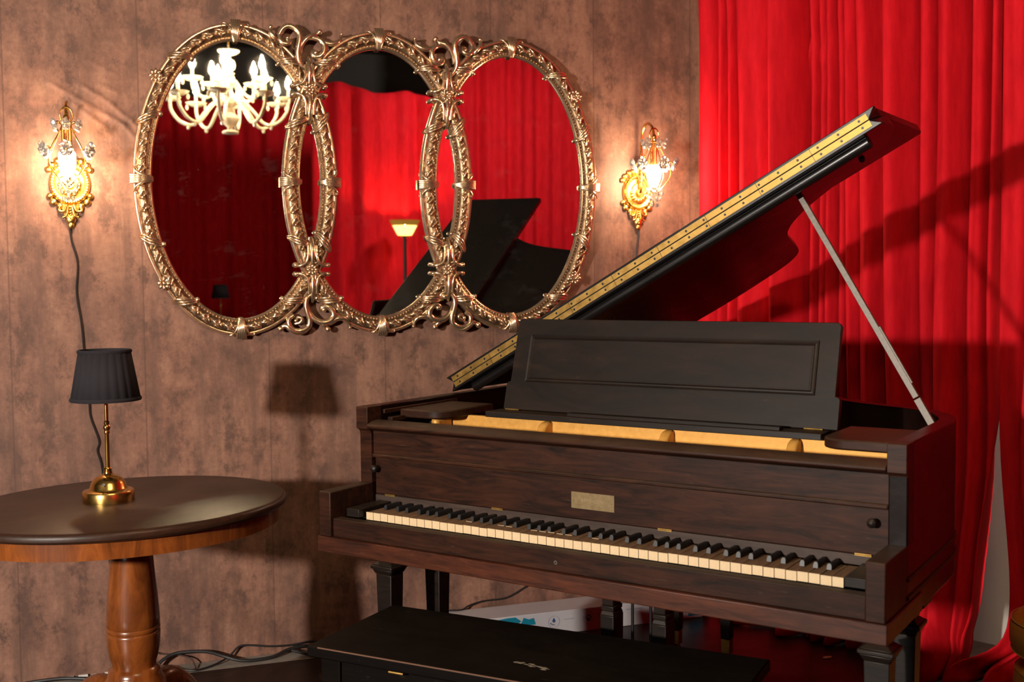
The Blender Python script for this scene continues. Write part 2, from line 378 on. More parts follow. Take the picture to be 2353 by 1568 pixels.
# ------------------------------------------------------------------ grand piano (local frame: x along keys, y into piano, z up from floor)
KZ = .735
PLOC = (-.0141, -1.1919, 0); PROT = -.92036
piano = empty('grand_piano', PLOC, PROT)
tag(piano, 'old dark mahogany grand piano with its lid propped open beside the wall', 'piano')
def PM(): m = MB(); m.off = (0, 0, KZ); return m
KW = .0235596; XL, XR = -.0595, 1.285; XLo, XRo = -.0978, 1.3232
# rim outline (outer), from right front round the tail to left front
rim = [(XRo, .09), (XRo, .3), (XRo, .45), (1.320, .53), (1.302, .61), (1.262, .69), (1.19, .755), (1.10, .80), (1.02, .845), (.95, .905), (.89, .985), (.848, 1.08), (.815, 1.19), (.783, 1.29), (.745, 1.385), (.68, 1.445), (.58, 1.485), (.44, 1.505), (.26, 1.505), (.12, 1.48), (.0, 1.42), (-.07, 1.34), (XLo, 1.24), (XLo, .8), (XLo, .3), (XLo, .094)]
rimS = [tuple(v)[:2] for v in smoothline([(a, b, 0) for a, b in rim[2:23]], 4)]
rimS = rim[:2]+rimS+rim[23:]
def inset(poly, d):
    out = []
    for i, (x, y) in enumerate(poly):
        a = poly[max(i-1, 0)]; b = poly[min(i+1, len(poly)-1)]; tx, ty = b[0]-a[0], b[1]-a[1]; l = math.hypot(tx, ty)
        out.append((x-ty/l*d, y+tx/l*d))
    return out
rin = inset(rimS, .0383)
def band(mb, outer, inner, z0, z1):
    n = len(outer); vs = [(x, y, z) for z in (z0, z1) for x, y in outer+inner[::-1]]; m = 2*n
    fs = [(i, i+1, m+i+1, m+i) for i in range(m-1)]+[(m-1, 0, m, 2*m-1)]
    for i in range(n-1):
        a, b, c, d = i, i+1, m-2-i, m-1-i
        fs += [(a, d, c, b), (m+a, m+b, m+c, m+d)]
    mb.add(vs, fs)
mb = PM(); band(mb, rimS, rin, -.0985, .2586)
case = mb.build('case', M_['piano_side'], piano, bevel=.003)
for z0, z1 in ((-.014, -.010), (-.052, -.047)):
    mb = PM(); ro = inset(rimS[:-1], -.004); band(mb, ro, inset(rimS[:-1], .004), z0-.001, z1+.001); mb.build('case_moulding', M_['piano'], piano, smooth=20)
mb = PM(); mb.prism([p for p in rin], -.07, -.055); mb.build('soundboard', M_['piano_side'], piano)
# front posts + square blocks with a coved underside
for s, (x0, x1) in enumerate(((XLo, XL), (XR, XRo))):
    mb = PM(); prof = [(.0935, .0559), (.0935, .184), (.092, .190), (.0885, .196), (.0784, .201), (.0784, .2590), (.136, .2590), (.136, .0559)]
    mb.prism(prof, x0-.0003, x1+.0003, lambda u, v, w: (w, u, v)); mb.build('post', M_['piano'], piano, bevel=.0015)
    mb = PM(); mb.box(x0, x1, -.0686, .10, -.0592, .0559); mb.build('arm', M_['piano'], piano, bevel=.0025)
PB = lambda name, mt, *b, bev=.0015: PM().box(*b).build(name, M_[mt], piano, bevel=bev)
PB('key_bed', 'piano_red', -.1025, 1.3277, -.072, .20, -.0995, -.0592, bev=.0025)
PB('key_slip', 'piano', XL+.0008, XR-.0008, -.060, -.030, -.0590, -.0128)
mb = PM(); mb.box(XL+.001, XR-.001, -.03, .10, -.0590, -.030); mb.build('key_frame', M_['gap'], piano)
ks = [o for o in COL.objects if o.name.startswith('key_slip')][0]
mb = PM(); mb.tube([(.6035, -.0600, -.0385), (.6035, -.0612, -.0385)], .0042, 14); mb.build('lock_ring', M_['steel'], ks)
mb = PM(); mb.tube([(.6035, -.0605, -.0385), (.6035, -.0615, -.0385)], .0028, 14); mb.build('keyhole', M_['gap'], ks)
PB('key_block', 'piano_black', -.0585+.012, -.005, -.022, .106, -.0125, .0090)
PB('key_block', 'piano_black', 1.2312, XR-.001, -.018, .106, -.0125, .0075)
PB('key_strip', 'strip', XL+.0008, XR-.0008, .1065, .124, .0012, .0235)
fb = PB('fallboard', 'piano', XL+.001, XR-.001, .1085, .130, .0245, .1215)
for i, x in enumerate((-.008, .335, .79, 1.232)):
    mb = PM(); mb.tube([(x-.017, .1060, .0252), (x+.017, .1060, .0252)], .0019, 8); mb.box(x-.017, x+.017, .1052, .1064, .0215, .0238); mb.build('hinge', M_['hinge'], fb)
for x in (-.048, 1.2535):
    mb = PM(); prof = [(.0, .0), (.006, .0), (.006, .006), (.0052, .009), (.0085, .013), (.0102, .018), (.0092, .0235), (.005, .027), (0, .028)]
    mb.lathe(prof, seg=20); mb.v = [(vx+x, .1085-(vz-KZ), KZ+.0945+vy) for vx, vy, vz in mb.v]
    mb.off = (0, 0, 0); mb.build('knob', M_['piano_black'], fb)
npl = PM().box(.5465, .661, .1068, .1083, .0495, .0885).build('nameplate', M_['nameplate'], fb)
cu = bpy.data.curves.new('lettering', 'FONT'); cu.body = 'AMPHION'; cu.size = .0125; cu.align_x = 'CENTER'; cu.align_y = 'CENTER'; cu.extrude = .0002; cu.space_character = 1.05
lt = bpy.data.objects.new('lettering', cu); COL.objects.link(lt); lt.parent = npl; lt.location = (.602, .1066, KZ+.0695); lt.rotation_euler = (pi/2, 0, 0)
cu.materials.append(mat('engraved letters', (.30, .22, .12), .5, .3))
bpy.context.view_layer.update(); me_ = bpy.data.meshes.new_from_object(lt.evaluated_get(bpy.context.evaluated_depsgraph_get()))
l2 = bpy.data.objects.new('lettering', me_); l2.parent = npl; l2.location = lt.location; l2.rotation_euler = lt.rotation_euler; bpy.data.objects.remove(lt); l2.name = 'lettering'; COL.objects.link(l2)
for x in (.5535, .6545): PM().tube([(x, .1069, .068), (x, .1064, .068)], .0011, 8).build('screw', M_['iron'], npl)
PB('front_moulding', 'piano', XL+.001, XR-.001, .094, .128, .1235, .1335, bev=.003)
mb = PM(); mb.prism([(.1015, .1337), (.124, .1337), (.124, .2000), (.1015, .1935)], XL+.001, XR-.001, lambda u, v, w: (w, u, v)); mb.build('front_panel', M_['piano'], piano)
mb = PM(); mb.prism([(.0930, .1937), (.120, .1937), (.120, .2225), (.0950, .2205), (.0765, .2135), (.0735, .210), (.0735, .2055), (.0760, .2030), (.0850, .2000), (.0980, .1950), (.0930, .1937)][1:-1]+[(.1010, .1937)], XL+.001, XR-.001, lambda u, v, w: (w, u, v)); mb.build('top_rail', M_['piano'], piano, bevel=.001)
# keys
wk = None
for k in range(52):
    if wk is None:
        mb = MB(); mb.box(0.0007, KW-.0007, .0016, .1055, -.0195, -.0006); wk = mb.build('white_key', M_['keywood'], piano, bevel=.0006); o = wk
        mb = MB(); mb.box(.0007, KW-.0007, 0, .0014, -.0195, .0002); kf = mb.build('ivory_front', M_['ivory'], wk, bevel=.0003)
        mb = MB(); mb.box(.0009, KW-.0009, .0012, .093, -.0275, -.0197); kb = mb.build('key_stick', M_['gap'], wk)
    else:
        o = wk.copy(); COL.objects.link(o); o.parent = piano
        for q in (kf, kb): c = q.copy(); COL.objects.link(c); c.parent = o
    o.location = (k*KW, 0, KZ+random.uniform(-.0006, .0006))
    if k in (16, 17, 20, 21, 22, 23, 24, 27, 12):
        mb = MB(); mb.box(.003, KW-.003, .041, .0426, .0001, .0009); mb.build('ivory_remnant', M_['ivory'], o)
bk = None; octv = [1, 0, 1, 1, 0, 1, 1]   # A#, -, C# D#, -, F# G#
i = 0; offs = {0: .0042, 2: -.0034, 3: .0034, 5: -.0042, 6: 0.0}
for k in range(51):
    n = k % 7
    if octv[n] == 0: continue
    x = (k+1)*KW+offs.get(n, 0)
    if bk is None:
        mb = MB(); w = .0050
        prof = [(-w, 0), (w, 0), (w*.92, .0075), (w*.70, .0108), (w*.3, .0120), (-w*.3, .0120), (-w*.70, .0108), (-w*.92, .0075)]
        n8 = len(prof); vs = [(a, .0425+z*.25, z) for a, z in prof]+[(a*.98, .052, z*1.02) for a, z in prof]+[(a, .1055-z*.75, z) for a, z in prof]
        fs = [tuple(range(n8))]+[(q, (q+1) % n8, n8+(q+1) % n8, n8+q) for q in range(n8)]+[(n8+q, n8+(q+1) % n8, 2*n8+(q+1) % n8, 2*n8+q) for q in range(n8)]+[tuple(range(3*n8-1, 2*n8-1, -1))]
        mb.add(vs, fs); bk = mb.build('black_key', M_['ebony'], piano, smooth=50); o = bk
    else: o = bk.copy(); COL.objects.link(o); o.parent = piano
    o.location = (x, 0, KZ+.0009)
# iron plate and its front bars
mb = PM(); mb.prism(inset(rin[1:-1], .004), .120, .132); mb.box(XL+.09, XR-.001, .318, .333, .12, .2218)
plate = mb.build('plate', M_['plate_gold'], piano)
for x in (.355, .703, 1.02):
    mb = PM(); pr_ = [(.30, .125)]+[(.30-.075*math.cos(t*pi/2)**.8, .205*(1-t)+.236*t-.006) for t in [q/6 for q in range(7)]]+[(.30, .236)]
    pr_ = [(.319, .13), (.245, .13), (.245, .180), (.262, .186), (.276, .200), (.288, .214), (.302, .2195), (.319, .2215)]
    mb.prism(pr_, x-.012, x+.012, lambda u, v, w: (w, u, v)); mb.build('plate_bar', M_['plate_gold'], plate, bevel=.004)
mb = PM(); mb.box(XL+.08, XL+.105, .245, .318, .12, .2185); mb.build('plate_bar', M_['plate_gold'], plate, bevel=.01)
mb = PM(); mb.box(XL+.004, XR-.004, .336, .44, .13, .195); mb.build('pin_block', M_['gap'], piano)
mb = PM()
for k in range(60): x = .2+k*.0155; mb.tube([(x, .39+.012*(k % 3), .195), (x, .388+.012*(k % 3), .222)], .0028, 6)
mb.build('tuning_pins', M_['steel'], piano)
# lamp shelves either side of the music desk
def shelf(x0, x1, y0, y1, flip):
    r = .055; pts = []
    if not flip: cor = [(x0, y0, 0), (x1, y0, 1), (x1, y1, 0), (x0, y1, 0)]
    else: cor = [(x0, y0, 1), (x1, y0, 0), (x1, y1, 0), (x0, y1, 0)]
    for (x, y, rd) in cor:
        if not rd: pts.append((x, y)); continue
        sx = 1 if x == x0 else -1; cx = x+sx*r; cy = y+r
        rng = [pi+q*(pi/2)/8 for q in range(9)] if x == x0 else [3*pi/2+q*(pi/2)/8 for q in range(9)]
        pts += [(cx+r*math.cos(a), cy+r*math.sin(a)) for a in rng]
    mb = PM(); mb.prism(pts, .2195, .2425); return mb.build('lamp_shelf', M_['piano'], piano, bevel=.004)
shelf(-.052, .098, .205, .44, False); shelf(1.105, XR-.001, .205, .44, True)
PB('shelf_rail', 'piano', XL+.002, XL+.009, .14, .47, .236, .2475)
PB('shelf_rail', 'piano', XL+.010, XL+.026, .15, .21, .214, .226)
# music desk: ledge, back with raised moulding
led = PB('desk_ledge', 'piano_black', .166, 1.082, .300, .375, .2230, .2380)
PM().box(.42, .985, .302, .327, .2385, .2475).build('ledge_strip', M_['desk'], led, bevel=.001)
DX0, DX1, DY, DZ = .183, 1.100, .362, .2400; LEAN = R(15.5)
def dk(u, v, w): # u along, v up the desk, w out of its face
    return (u, DY+v*math.sin(LEAN)-w*math.cos(LEAN), DZ+v*math.cos(LEAN)+w*math.sin(LEAN))
H_ = .253
out = [(DX0, 0), (DX1, 0), (DX1, .070), (DX1-.004, .076), (DX1-.012, .078), (DX1-.012, H_-.008), (DX1-.016, H_-.002), (DX1-.022, H_), (DX0+.022, H_), (DX0+.016, H_-.002), (DX0+.012, H_-.008), (DX0+.012, .078), (DX0+.004, .076), (DX0, .070)]
mb = PM(); mb.prism(out, -.016, 0, dk); desk = mb.build('music_desk', M_['desk'], piano, bevel=.0015)
def frame_mould(a0, a1, b0, b1, w, h):
    mb = PM()
    for (p, q) in (((a0, b0), (a1, b0)), ((a1, b0), (a1, b1)), ((a1, b1), (a0, b1)), ((a0, b1), (a0, b0))):
        d = Vector((q[0]-p[0], q[1]-p[1])).normalized(); nn_ = Vector((-d.y, d.x))
        prof = [(0, 0), (0, h), (w*.35, h*.55), (w*.65, h*.75), (w, 0)]
        vs = []; 
        for (pt, sg) in ((p, 1), (q, -1)):
            for (o_, hh) in prof:
                u = pt[0]+nn_.x*o_+d.x*o_*sg; v = pt[1]+nn_.y*o_+d.y*o_*sg; vs.append(dk(u, v, hh))
        n = len(prof); mb.add(vs, [(i, i+1, n+i+1, n+i) for i in range(n-1)]+[tuple(range(n)), tuple(range(n, 2*n))])
    return mb.build('desk_moulding', M_['desk'], desk, smooth=20)
frame_mould(DX0+.060, DX1-.060, .078, H_-.045, .012, .0045)
mb = PM(); mb.prism([(DX0+.075, .093), (DX1-.075, .093), (DX1-.075, H_-.06), (DX0+.075, H_-.06)], .0004, .0012, dk); mb.build('desk_panel', M_['desk'], desk)
for x in (.215, 1.045):
    mb = PM(); mb.tube([(x-.022, .358, .2402), (x+.022, .358, .2402)], .0022, 8); mb.build('hinge', M_['hinge'], desk)
# lid: main leaf + folded front flap, joined by a long brass hinge
LX0, LZ0, LTH, LY = -.098, .285, R(28.73), .5013
le = Vector((math.cos(LTH), 0, math.sin(LTH))); ln = Vector((-math.sin(LTH), 0, math.cos(LTH)))
def ld(s_, y, h): p = Vector((LX0, y, LZ0))+le*s_+ln*h; return (p.x, p.y, p.z)
T = .0235
lid2d = [(1.424, LY), (1.424, .56), (1.412, .63), (1.372, .70), (1.29, .755), (1.20, .80), (1.12, .84), (1.055, .885), (.99, .955), (.945, 1.04), (.914, 1.15), (.888, 1.26), (.866, 1.34), (.835, 1.40), (.775, 1.455), (.67, 1.49), (.536, 1.518), (.366, 1.525), (.2, 1.505), (.08, 1.45), (.02, 1.37), (0, 1.27)]
lid2d = [tuple(v)[:2] for v in smoothline([(a, b, 0) for a, b in lid2d], 3)]
poly = [(0, LY)]+[(.014, LY-.0)]+[(s_, y) for s_, y in lid2d if True]
poly = [(.0, LY)]+[(s_, y) for s_, y in lid2d]
# the ends of both leaves are sloped where they meet the hinge (pointed tips)
def slab(outline, h0, h1, tip):
    mb = PM(); n = len(outline); vs = []
    for h in (h0, h1):
        for (s_, y) in outline:
            t = (h-h0)/(h1-h0); t = t if tip > 0 else 1-t     # 0 at hinge plane, 1 at outer face
            if y < LY+.002: ss = s_+(.026*t if s_ > .7 else -.020*t) if abs(h) >= 0 else s_
            else: ss = s_
            vs.append(ld(ss, y, h))
    mb.add(vs, [tuple(range(n-1, -1, -1)), tuple(range(n, 2*n))]+[(i, (i+1) % n, n+(i+1) % n, n+i) for i in range(n)])
    return mb
lid_o = [(.012, LY)]+[(1.396, LY)]+[(1.418, LY+.03)]+[(s_, y) for s_, y in lid2d if y > .54]+[(.0, LY+.04)]
lid = slab(lid_o, -T, -.0004, -1).build('lid', M_['lid'], piano, bevel=.002)
flap_o = [(.012, LY), (1.396, LY), (1.418, LY+.03), (1.424, .90), (1.418, .918), (0.004, .918), (0, LY+.03)]
fl_ = slab(flap_o, .0004, T, 1).build('lid_flap', M_['lid'], piano, bevel=.002)
# brass piano hinge: two leaves in sections, screws
HL = 1.385; NSEC = 9
for row, (h0, h1, par) in enumerate(((.0016, .0165, fl_), (-.0165, -.0016, lid))):
    mb = PM()
    for k in range(NSEC):
        a = .012+HL*k/NSEC+.0006; b_ = .012+HL*(k+1)/NSEC-.0006
        vs = [ld(a, LY-.0014, h0), ld(b_, LY-.0014, h0), ld(b_, LY-.0014, h1), ld(a, LY-.0014, h1), ld(a, LY-.0002, h0), ld(b_, LY-.0002, h0), ld(b_, LY-.0002, h1), ld(a, LY-.0002, h1)]
        mb.add(vs, [(0, 1, 2, 3), (4, 7, 6, 5), (0, 4, 5, 1), (1, 5, 6, 2), (2, 6, 7, 3), (3, 7, 4, 0)])
    hg = mb.build('piano_hinge', M_['hinge'], par)
    mb = PM()
    for k in range(NSEC*3-2):
        s_ = .035+(HL-.045)*k/(NSEC*3-3); h = (h0+h1)/2
        p0 = ld(s_, LY-.0016, h); p1 = ld(s_, LY-.0008, h); mb.tube([p1, p0], .0033, 10)
    mb.build('screw', M_['iron'], hg)
mb = PM(); mb.tube([ld(.012, LY-.0012, 0), ld(.012+HL, LY-.0012, 0)], .0013, 8); mb.build('hinge_knuckle', M_['gap'], lid)
mb = PM(); mb.tube([ld(.045, LY+.042, -T-.012), ld(1.368, LY+.042, -T-.012)], .0155, 14); mb.tube([ld(.045, LY+.042, -T-.004), ld(1.368, LY+.042, -T-.004)], .0135, 6); mb.build('lid_rail', M_['lid'], lid, bevel=.004)
for (s_, y) in ((1.352, .60), (1.30, .70)):
    mb = PM(); mb.ball(ld(s_, y, -T-.003), .008); mb.build('rubber_bumper', M_['ebony'], lid)
# lid prop
pa = Vector(ld(1.145, .600, -T-.004)); pb = Vector((1.270, .545, .236))
mb = PM(); d = (pa-pb).normalized(); side = Vector((0, 1, 0)); wd = d.cross(side).normalized()
def slat(mb, a, b_, w, t):
    vs = []
    for p in (a, b_):
        for sw, st in ((-1, -1), (1, -1), (1, 1), (-1, 1)): vs.append(tuple(p+wd*w*.5*sw+Vector((0, 1, 0))*t*.5*st))
    mb.add(vs, [(0, 1, 2, 3), (7, 6, 5, 4), (0, 4, 5, 1), (1, 5, 6, 2), (2, 6, 7, 3), (3, 7, 4, 0)])
slat(mb, pb+(pa-pb)*.12, pa, .0145, .011)
prop = mb.build('lid_prop', M_['steel'], piano, bevel=.001)
mb = PM(); slat(mb, pb, pb+(pa-pb)*.115, .0165, .012); mb.build('prop_foot', M_['steel'], prop, bevel=.001)
mb = PM(); q0 = pb+(pa-pb)*.17+wd*-.0; q1 = pb+(pa-pb)*.40; slat(mb, q0-wd*.0035, q1-wd*.0035, .0145, .009); mb.build('short_prop', M_['steel'], prop, bevel=.001)
mb = PM(); mb.ball(tuple(pa+d*.004), .009); mb.build('prop_socket', M_['ebony'], prop)
# legs
def leg(x, y, w):
    mb = PM(); hw = w/2
    mb.frustum(x, y, -.645, -.1902, hw*.66, hw*.66, hw, hw)
    o = mb.build('leg', M_['piano_black'], piano, bevel=.002)
    mb = PM(); mb.box(x-hw-.011, x+hw+.011, y-hw-.011, y+hw+.011, -.1755, -.1650); mb.frustum(x, y, -.190, -.1757, hw+.001, hw+.001, hw+.008, hw+.008); mb.frustum(x, y, -.1648, -.156, hw+.008, hw+.008, hw-.004, hw-.004)
    mb.build('leg_cap', M_['piano_black'], o, bevel=.003)
    mb = PM(); mb.box(x-hw+.002, x+hw-.002, y-hw+.002, y+hw-.002, -.1558, -.125); mb.box(x-hw-.03, x+hw+.02, y-hw-.012, y+hw+.012, -.1249, -.0997); mb.build('leg_block', M_['piano_black'], o, bevel=.003)
    mb = PM(); mb.box(x-hw*.6, x+hw*.6, y-hw*.6, y+hw*.6, -.695, -.6452); mb.tube([(x-.009, y, -.716), (x+.009, y, -.716)], .0185, 14); mb.build('caster', M_['hinge'], o, bevel=.002)
for x, y in ((-.029, .125), (-.029, .335), (1.262, .125), (1.262, .335), (.215, 1.40), (.405, 1.40)): leg(x, y, .052)
# pedal lyre
mb = PM(); mb.box(.49, .735, .27, .36, -.1498, -.0997); lyre = mb.build('pedal_lyre', M_['piano_black'], piano, bevel=.003)
for x in (.536, .681):
    mb = PM(); mb.frustum(x, .325, -.56, -.262, .0165, .024, .0195, .027); mb.frustum(x, .325, -.2618, -.25, .0195, .027, .016, .023); mb.box(x-.018, x+.018, .300, .350, -.2495, -.2375); mb.frustum(x, .325, -.237, -.1500, .0155, .022, .018, .025)
    mb.build('lyre_post', M_['piano_black'], lyre, bevel=.002)
mb = PM(); mb.box(.49, .735, .25, .39, -.635, -.5605); lb = mb.build('pedal_box', M_['piano_black'], lyre, bevel=.004)
for x in (.585, .636):
    mb = PM(); mb.tube([(x, .345, -.56), (x, .345, -.15)], .004, 8); mb.build('pedal_rod', M_['iron'], lyre)
for x in (.56, .612, .664):
    mb = PM(); mb.box(x-.014, x+.014, .14, .25, -.622, -.610); mb.build('pedal', M_['hinge'], lyre, bevel=.004)

# ------------------------------------------------------------------ piano bench
BA = math.atan2(-.721, .692)
bench = empty('piano_bench', (-.215, -1.481, 0), BA)      # origin under the front-left corner; x along the front, y towards the piano
tag(bench, 'worn black wooden piano bench with scuffed lid, drawn up in front of the piano keys', 'bench')
BW, BD, BH = .968, .357, .500
mb = MB(); mb.box(0, BW, 0, BD, BH-.026, BH); bl = mb.build('bench_lid', M_['bench'], bench, bevel=.004)
mb = MB()
for (x0, x1, y, w) in ((.03, .94, .0012, .0011),): mb.box(x0, x1, -.0003, .0014, BH-.0024, BH+.0003)
mb.build('worn_edge', mat('worn edge wood', (.13, .06, .032), .7), bl)
mb = MB()
rs = random.Random(4)
for k in range(26):
    a = rs.uniform(0, 1); x = .475+a*.085; y = .105+rs.gauss(0, .004)-a*.012; mb.ball((x, y, BH+.0002), rs.uniform(.0012, .0035), (2.6, 1, .12), u=6, v=4)
mb.build('scratches', mat('scraped finish', (.25, .21, .15), .8), bl)
mb = MB(); mb.box(.045, BW-.045, .028, .046, BH-.16, BH-.029); mb.box(.045, BW-.045, BD-.046, BD-.028, BH-.16, BH-.029); mb.box(.026, .044, .05, BD-.05, BH-.16, BH-.029); mb.box(BW-.044, BW-.026, .05, BD-.05, BH-.16, BH-.029)
mb.build('apron', M_['bench'], bench, bevel=.002)
for x in (.050, BW-.050):
    for y in (.046, BD-.046):
        mb = MB(); mb.frustum(x, y, 0, BH-.0285, .019, .019, .026, .026); mb.build('leg', M_['bench'], bench, bevel=.002)
mb = MB(); mb.box(.215, .252, .010, .0275, BH-.034, BH-.0275); mb.tube([(.215, .0095, BH-.031), (.252, .0095, BH-.031)], .0032, 8); mb.build('hinge', M_['hinge'], bench)

# ------------------------------------------------------------------ triple oval mirror
mir = empty('triple_oval_mirror', (.293, -.024, 1.6795)); mir.rotation_euler = (.0125, 0, -.0225)
tag(mir, 'ornate gilt mirror of three interlocking ovals hung on the brown wallpaper', 'mirror')
AX, AZ = .3135, .5065; OX = (-.495, 0, .495)
def ell(t, n=0): # centreline point moved outward by n
    x, z = AX*math.cos(t), AZ*math.sin(t); nx, nz = AZ*math.cos(t), AX*math.sin(t); l = math.hypot(nx, nz)
    return x+nx/l*n, z+nz/l*n, nx/l, nz/l
NT = 120
PROF = [(.0315, .016), (.0315, -.010), (.028, -.0165), (.0225, -.018), (.019, -.0165), (.014, -.021), (.006, -.0245), (-.004, -.0245), (-.0115, -.021), (-.0155, -.0165), (-.0175, -.0145), (-.0225, -.0145), (-.0245, -.0165), (-.0275, -.0135), (-.0305, -.007), (-.0305, .016)]
# arc-length table
tb = []; acc = 0; lp = None
for i in range(2001):
    t = 2*pi*i/2000; x, z, _, _ = ell(t)
    if lp: acc += math.hypot(x-lp[0], z-lp[1])
    tb.append((acc, t)); lp = (x, z)
PER = acc
def t_at(s_):
    s_ %= PER; lo = int(s_/PER*2000)
    lo = max(0, min(1999, lo))
    while lo > 0 and tb[lo][0] > s_: lo -= 1
    while lo < 1999 and tb[lo+1][0] < s_: lo += 1
    return tb[lo][1]+(tb[lo+1][1]-tb[lo][1])*((s_-tb[lo][0])/max(1e-9, tb[lo+1][0]-tb[lo][0]))
for k, ox in enumerate(OX):
    dy = -.004 if k == 1 else 0
    mb = MB(); n = len(PROF); vs = []; fs = []
    for i in range(NT):
        t = 2*pi*i/NT
        for (o_, h) in PROF: x, z, _, _ = ell(t, o_); vs.append((x+ox, h+dy, z))
    for i in range(NT):
        for j in range(n): a = i*n+j; b_ = i*n+(j+1) % n; c_ = ((i+1) % NT)*n; fs.append((a, b_, c_+(j+1) % n, c_+j))
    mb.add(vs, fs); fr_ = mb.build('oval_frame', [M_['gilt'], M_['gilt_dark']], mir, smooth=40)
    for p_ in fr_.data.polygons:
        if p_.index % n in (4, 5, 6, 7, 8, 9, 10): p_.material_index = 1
    # carved running leaf band
    mb = MB(); ns = 60
    for i in range(ns):
        s_ = PER*i/ns; t = t_at(s_); x, z, nx, nz = ell(t); tx, tz = -nz, nx
        for (ds, da, off, ln_, wd_, hh) in ((0, .50, .003, .0235, .0046, -.0285), (.011, 1.0, -.0055, .0120, .0040, -.0265), (-.005, -.45, -.0045, .0135, .0046, -.0265), (.012, .15, .0105, .0130, .0040, -.0245), (.004, -.8, .0075, .0095, .0040, -.0245), (.018, .75, .002, .0105, .0036, -.0280)):
            dx, dz = tx*math.cos(da)+nx*math.sin(da), tz*math.cos(da)+nz*math.sin(da)
            rot = Matrix(((dx, 0, -dz), (0, 1, 0), (dz, 0, dx))).to_3x3()
            mb.ball((x+nx*off+tx*ds+ox, hh+dy, z+nz*off+tz*ds), 1, (ln_, .0075, wd_), rot, u=8, v=5)
    mb.build('carved_leaf_band', M_['gilt'], fr_, smooth=60)
    mb = MB(); nb = 210
    for i in range(nb):
        t = t_at(PER*i/nb); x, z, _, _ = ell(t, -.0200); mb.ball((x+ox, -.0165+dy, z), .0032, u=6, v=4)
    mb.build('beading', M_['bead'], fr_, smooth=80)
    # fan clasps
    CL = [pi/2, -pi/2, 0, pi]+[pi/2+.62, pi/2-.62, -pi/2+.62, -pi/2-.62, .42, -.42, pi-.42, pi+.42]
    for q, t in enumerate(CL):
        mb = MB(); x, z, nx, nz = ell(t); tx, tz = -nz, nx; big = q < 4
        if big: # shell: ribs gathered at the glass side, fanned outwards, with a flared leaf on each side
            for j in range(-2, 3):
                pts = []; rr = []
                for m_ in range(8):
                    f = m_/7; o_ = lerp(.038, -.034, f); sp = j*.0068*(1-.66*sstep(0, 1, f)); h = -.014-.024*math.sin(pi*(.12+.76*f))**.8
                    pts.append((x+nx*o_+tx*sp+ox, h+dy, z+nz*o_+tz*sp)); rr.append(lerp(.0046, .0030, f))
                mb.tube(pts, rr, 7)
            for j in (-1, 1):
                pts = smoothline([(x+nx*a+tx*j*b_+ox, -c_+dy, z+nz*a+tz*j*b_) for a, b_, c_ in ((-.030, .006, .022), (-.010, .010, .034), (.010, .018, .034), (.024, .030, .027), (.026, .042, .024), (.018, .046, .026))], 4)
                mb.tube(pts, [lerp(.0052, .0025, i_/(len(pts)-1)) for i_ in range(len(pts))], 7)
        else: # acanthus leaf wrapped obliquely round the moulding
            sg = 1 if q % 2 else -1
            for j in range(3):
                pts = smoothline([(x+nx*a+tx*(sg*b_+.009*(j-1)*w_)+ox, -c_+dy, z+nz*a+tz*(sg*b_+.009*(j-1)*w_)) for a, b_, c_, w_ in ((.035, -.024, .012, .4), (.022, -.014, .028, 1.2), (.004, .0, .036, 1.2), (-.014, .014, .030, .9), (-.031, .022, .016, .3))], 4)
                mb.tube(pts, [lerp(.0048, .0034, i_/(len(pts)-1)) for i_ in range(len(pts))], 7)
            mb.ball((x-nx*.031+tx*sg*.022+ox, -.018+dy, z-nz*.031+tz*sg*.022), .0085, u=8, v=6)
        mb.build('clasp', M_['gilt'], fr_, smooth=60)
def rosette(x, z, y=-.036, r=.021, straps=True):
    mb = MB()
    for j in range(8):
        a = j*pi/4; rot = Matrix.Rotation(-a, 3, 'Y'); mb.ball((x+math.cos(a)*r*.62, y, z+math.sin(a)*r*.62), 1, (r*.42, .0058, r*.25), rot, u=8, v=5)
    mb.ball((x, y-.004, z), r*.27, u=10, v=6); mb.tube([(x, -.005, z), (x, y, z)], r*.6, 12)
    return mb.build('rosette', M_['gilt'], mir, smooth=60)
for xc in (-.2475, .2475):
    for zc, up in ((.319, 1), (-.307, -1)):
        rosette(xc, zc)
        mb = MB()
        for sx in (-1, 1):
            for sz in (-1, 1):
                pts = smoothline([(xc+sx*.013, -.034, zc+sz*.085), (xc+sx*.014, -.040, zc+sz*.05), (xc+sx*.022, -.040, zc+sz*.025), (xc+sx*.042, -.036, zc+sz*.014), (xc+sx*.054, -.028, zc+sz*.015)], 4)
                mb.tube(pts, .0055, 7); mb.ball((xc+sx*.056, -.026, zc+sz*.016), .0085, u=8, v=6); mb.tube([(xc+sx*.056, -.03, zc+sz*.016), (xc+sx*.062, .01, zc+sz*.016)], .007, 8)
        for sz in (-1, 1):
            pts = [(xc, -.034, zc+sz*.022), (xc, -.040, zc+sz*.05), (xc, -.036, zc+sz*.085), (xc, -.018, zc+sz*.115)]
            mb.tube(pts, [.008, .010, .009, .005], 8); mb.tube([(xc, .0, zc+sz*.03), (xc, .0, zc+sz*.10)], .014, 8)
        mb.build('strapwork', M_['gilt'], mir, smooth=60)
for (x, z) in ((-.495-.262, .345), (-.495-.252, -.352), (.495+.255, .343), (.495+.252, -.345)): rosette(x, z, -.030, .024)
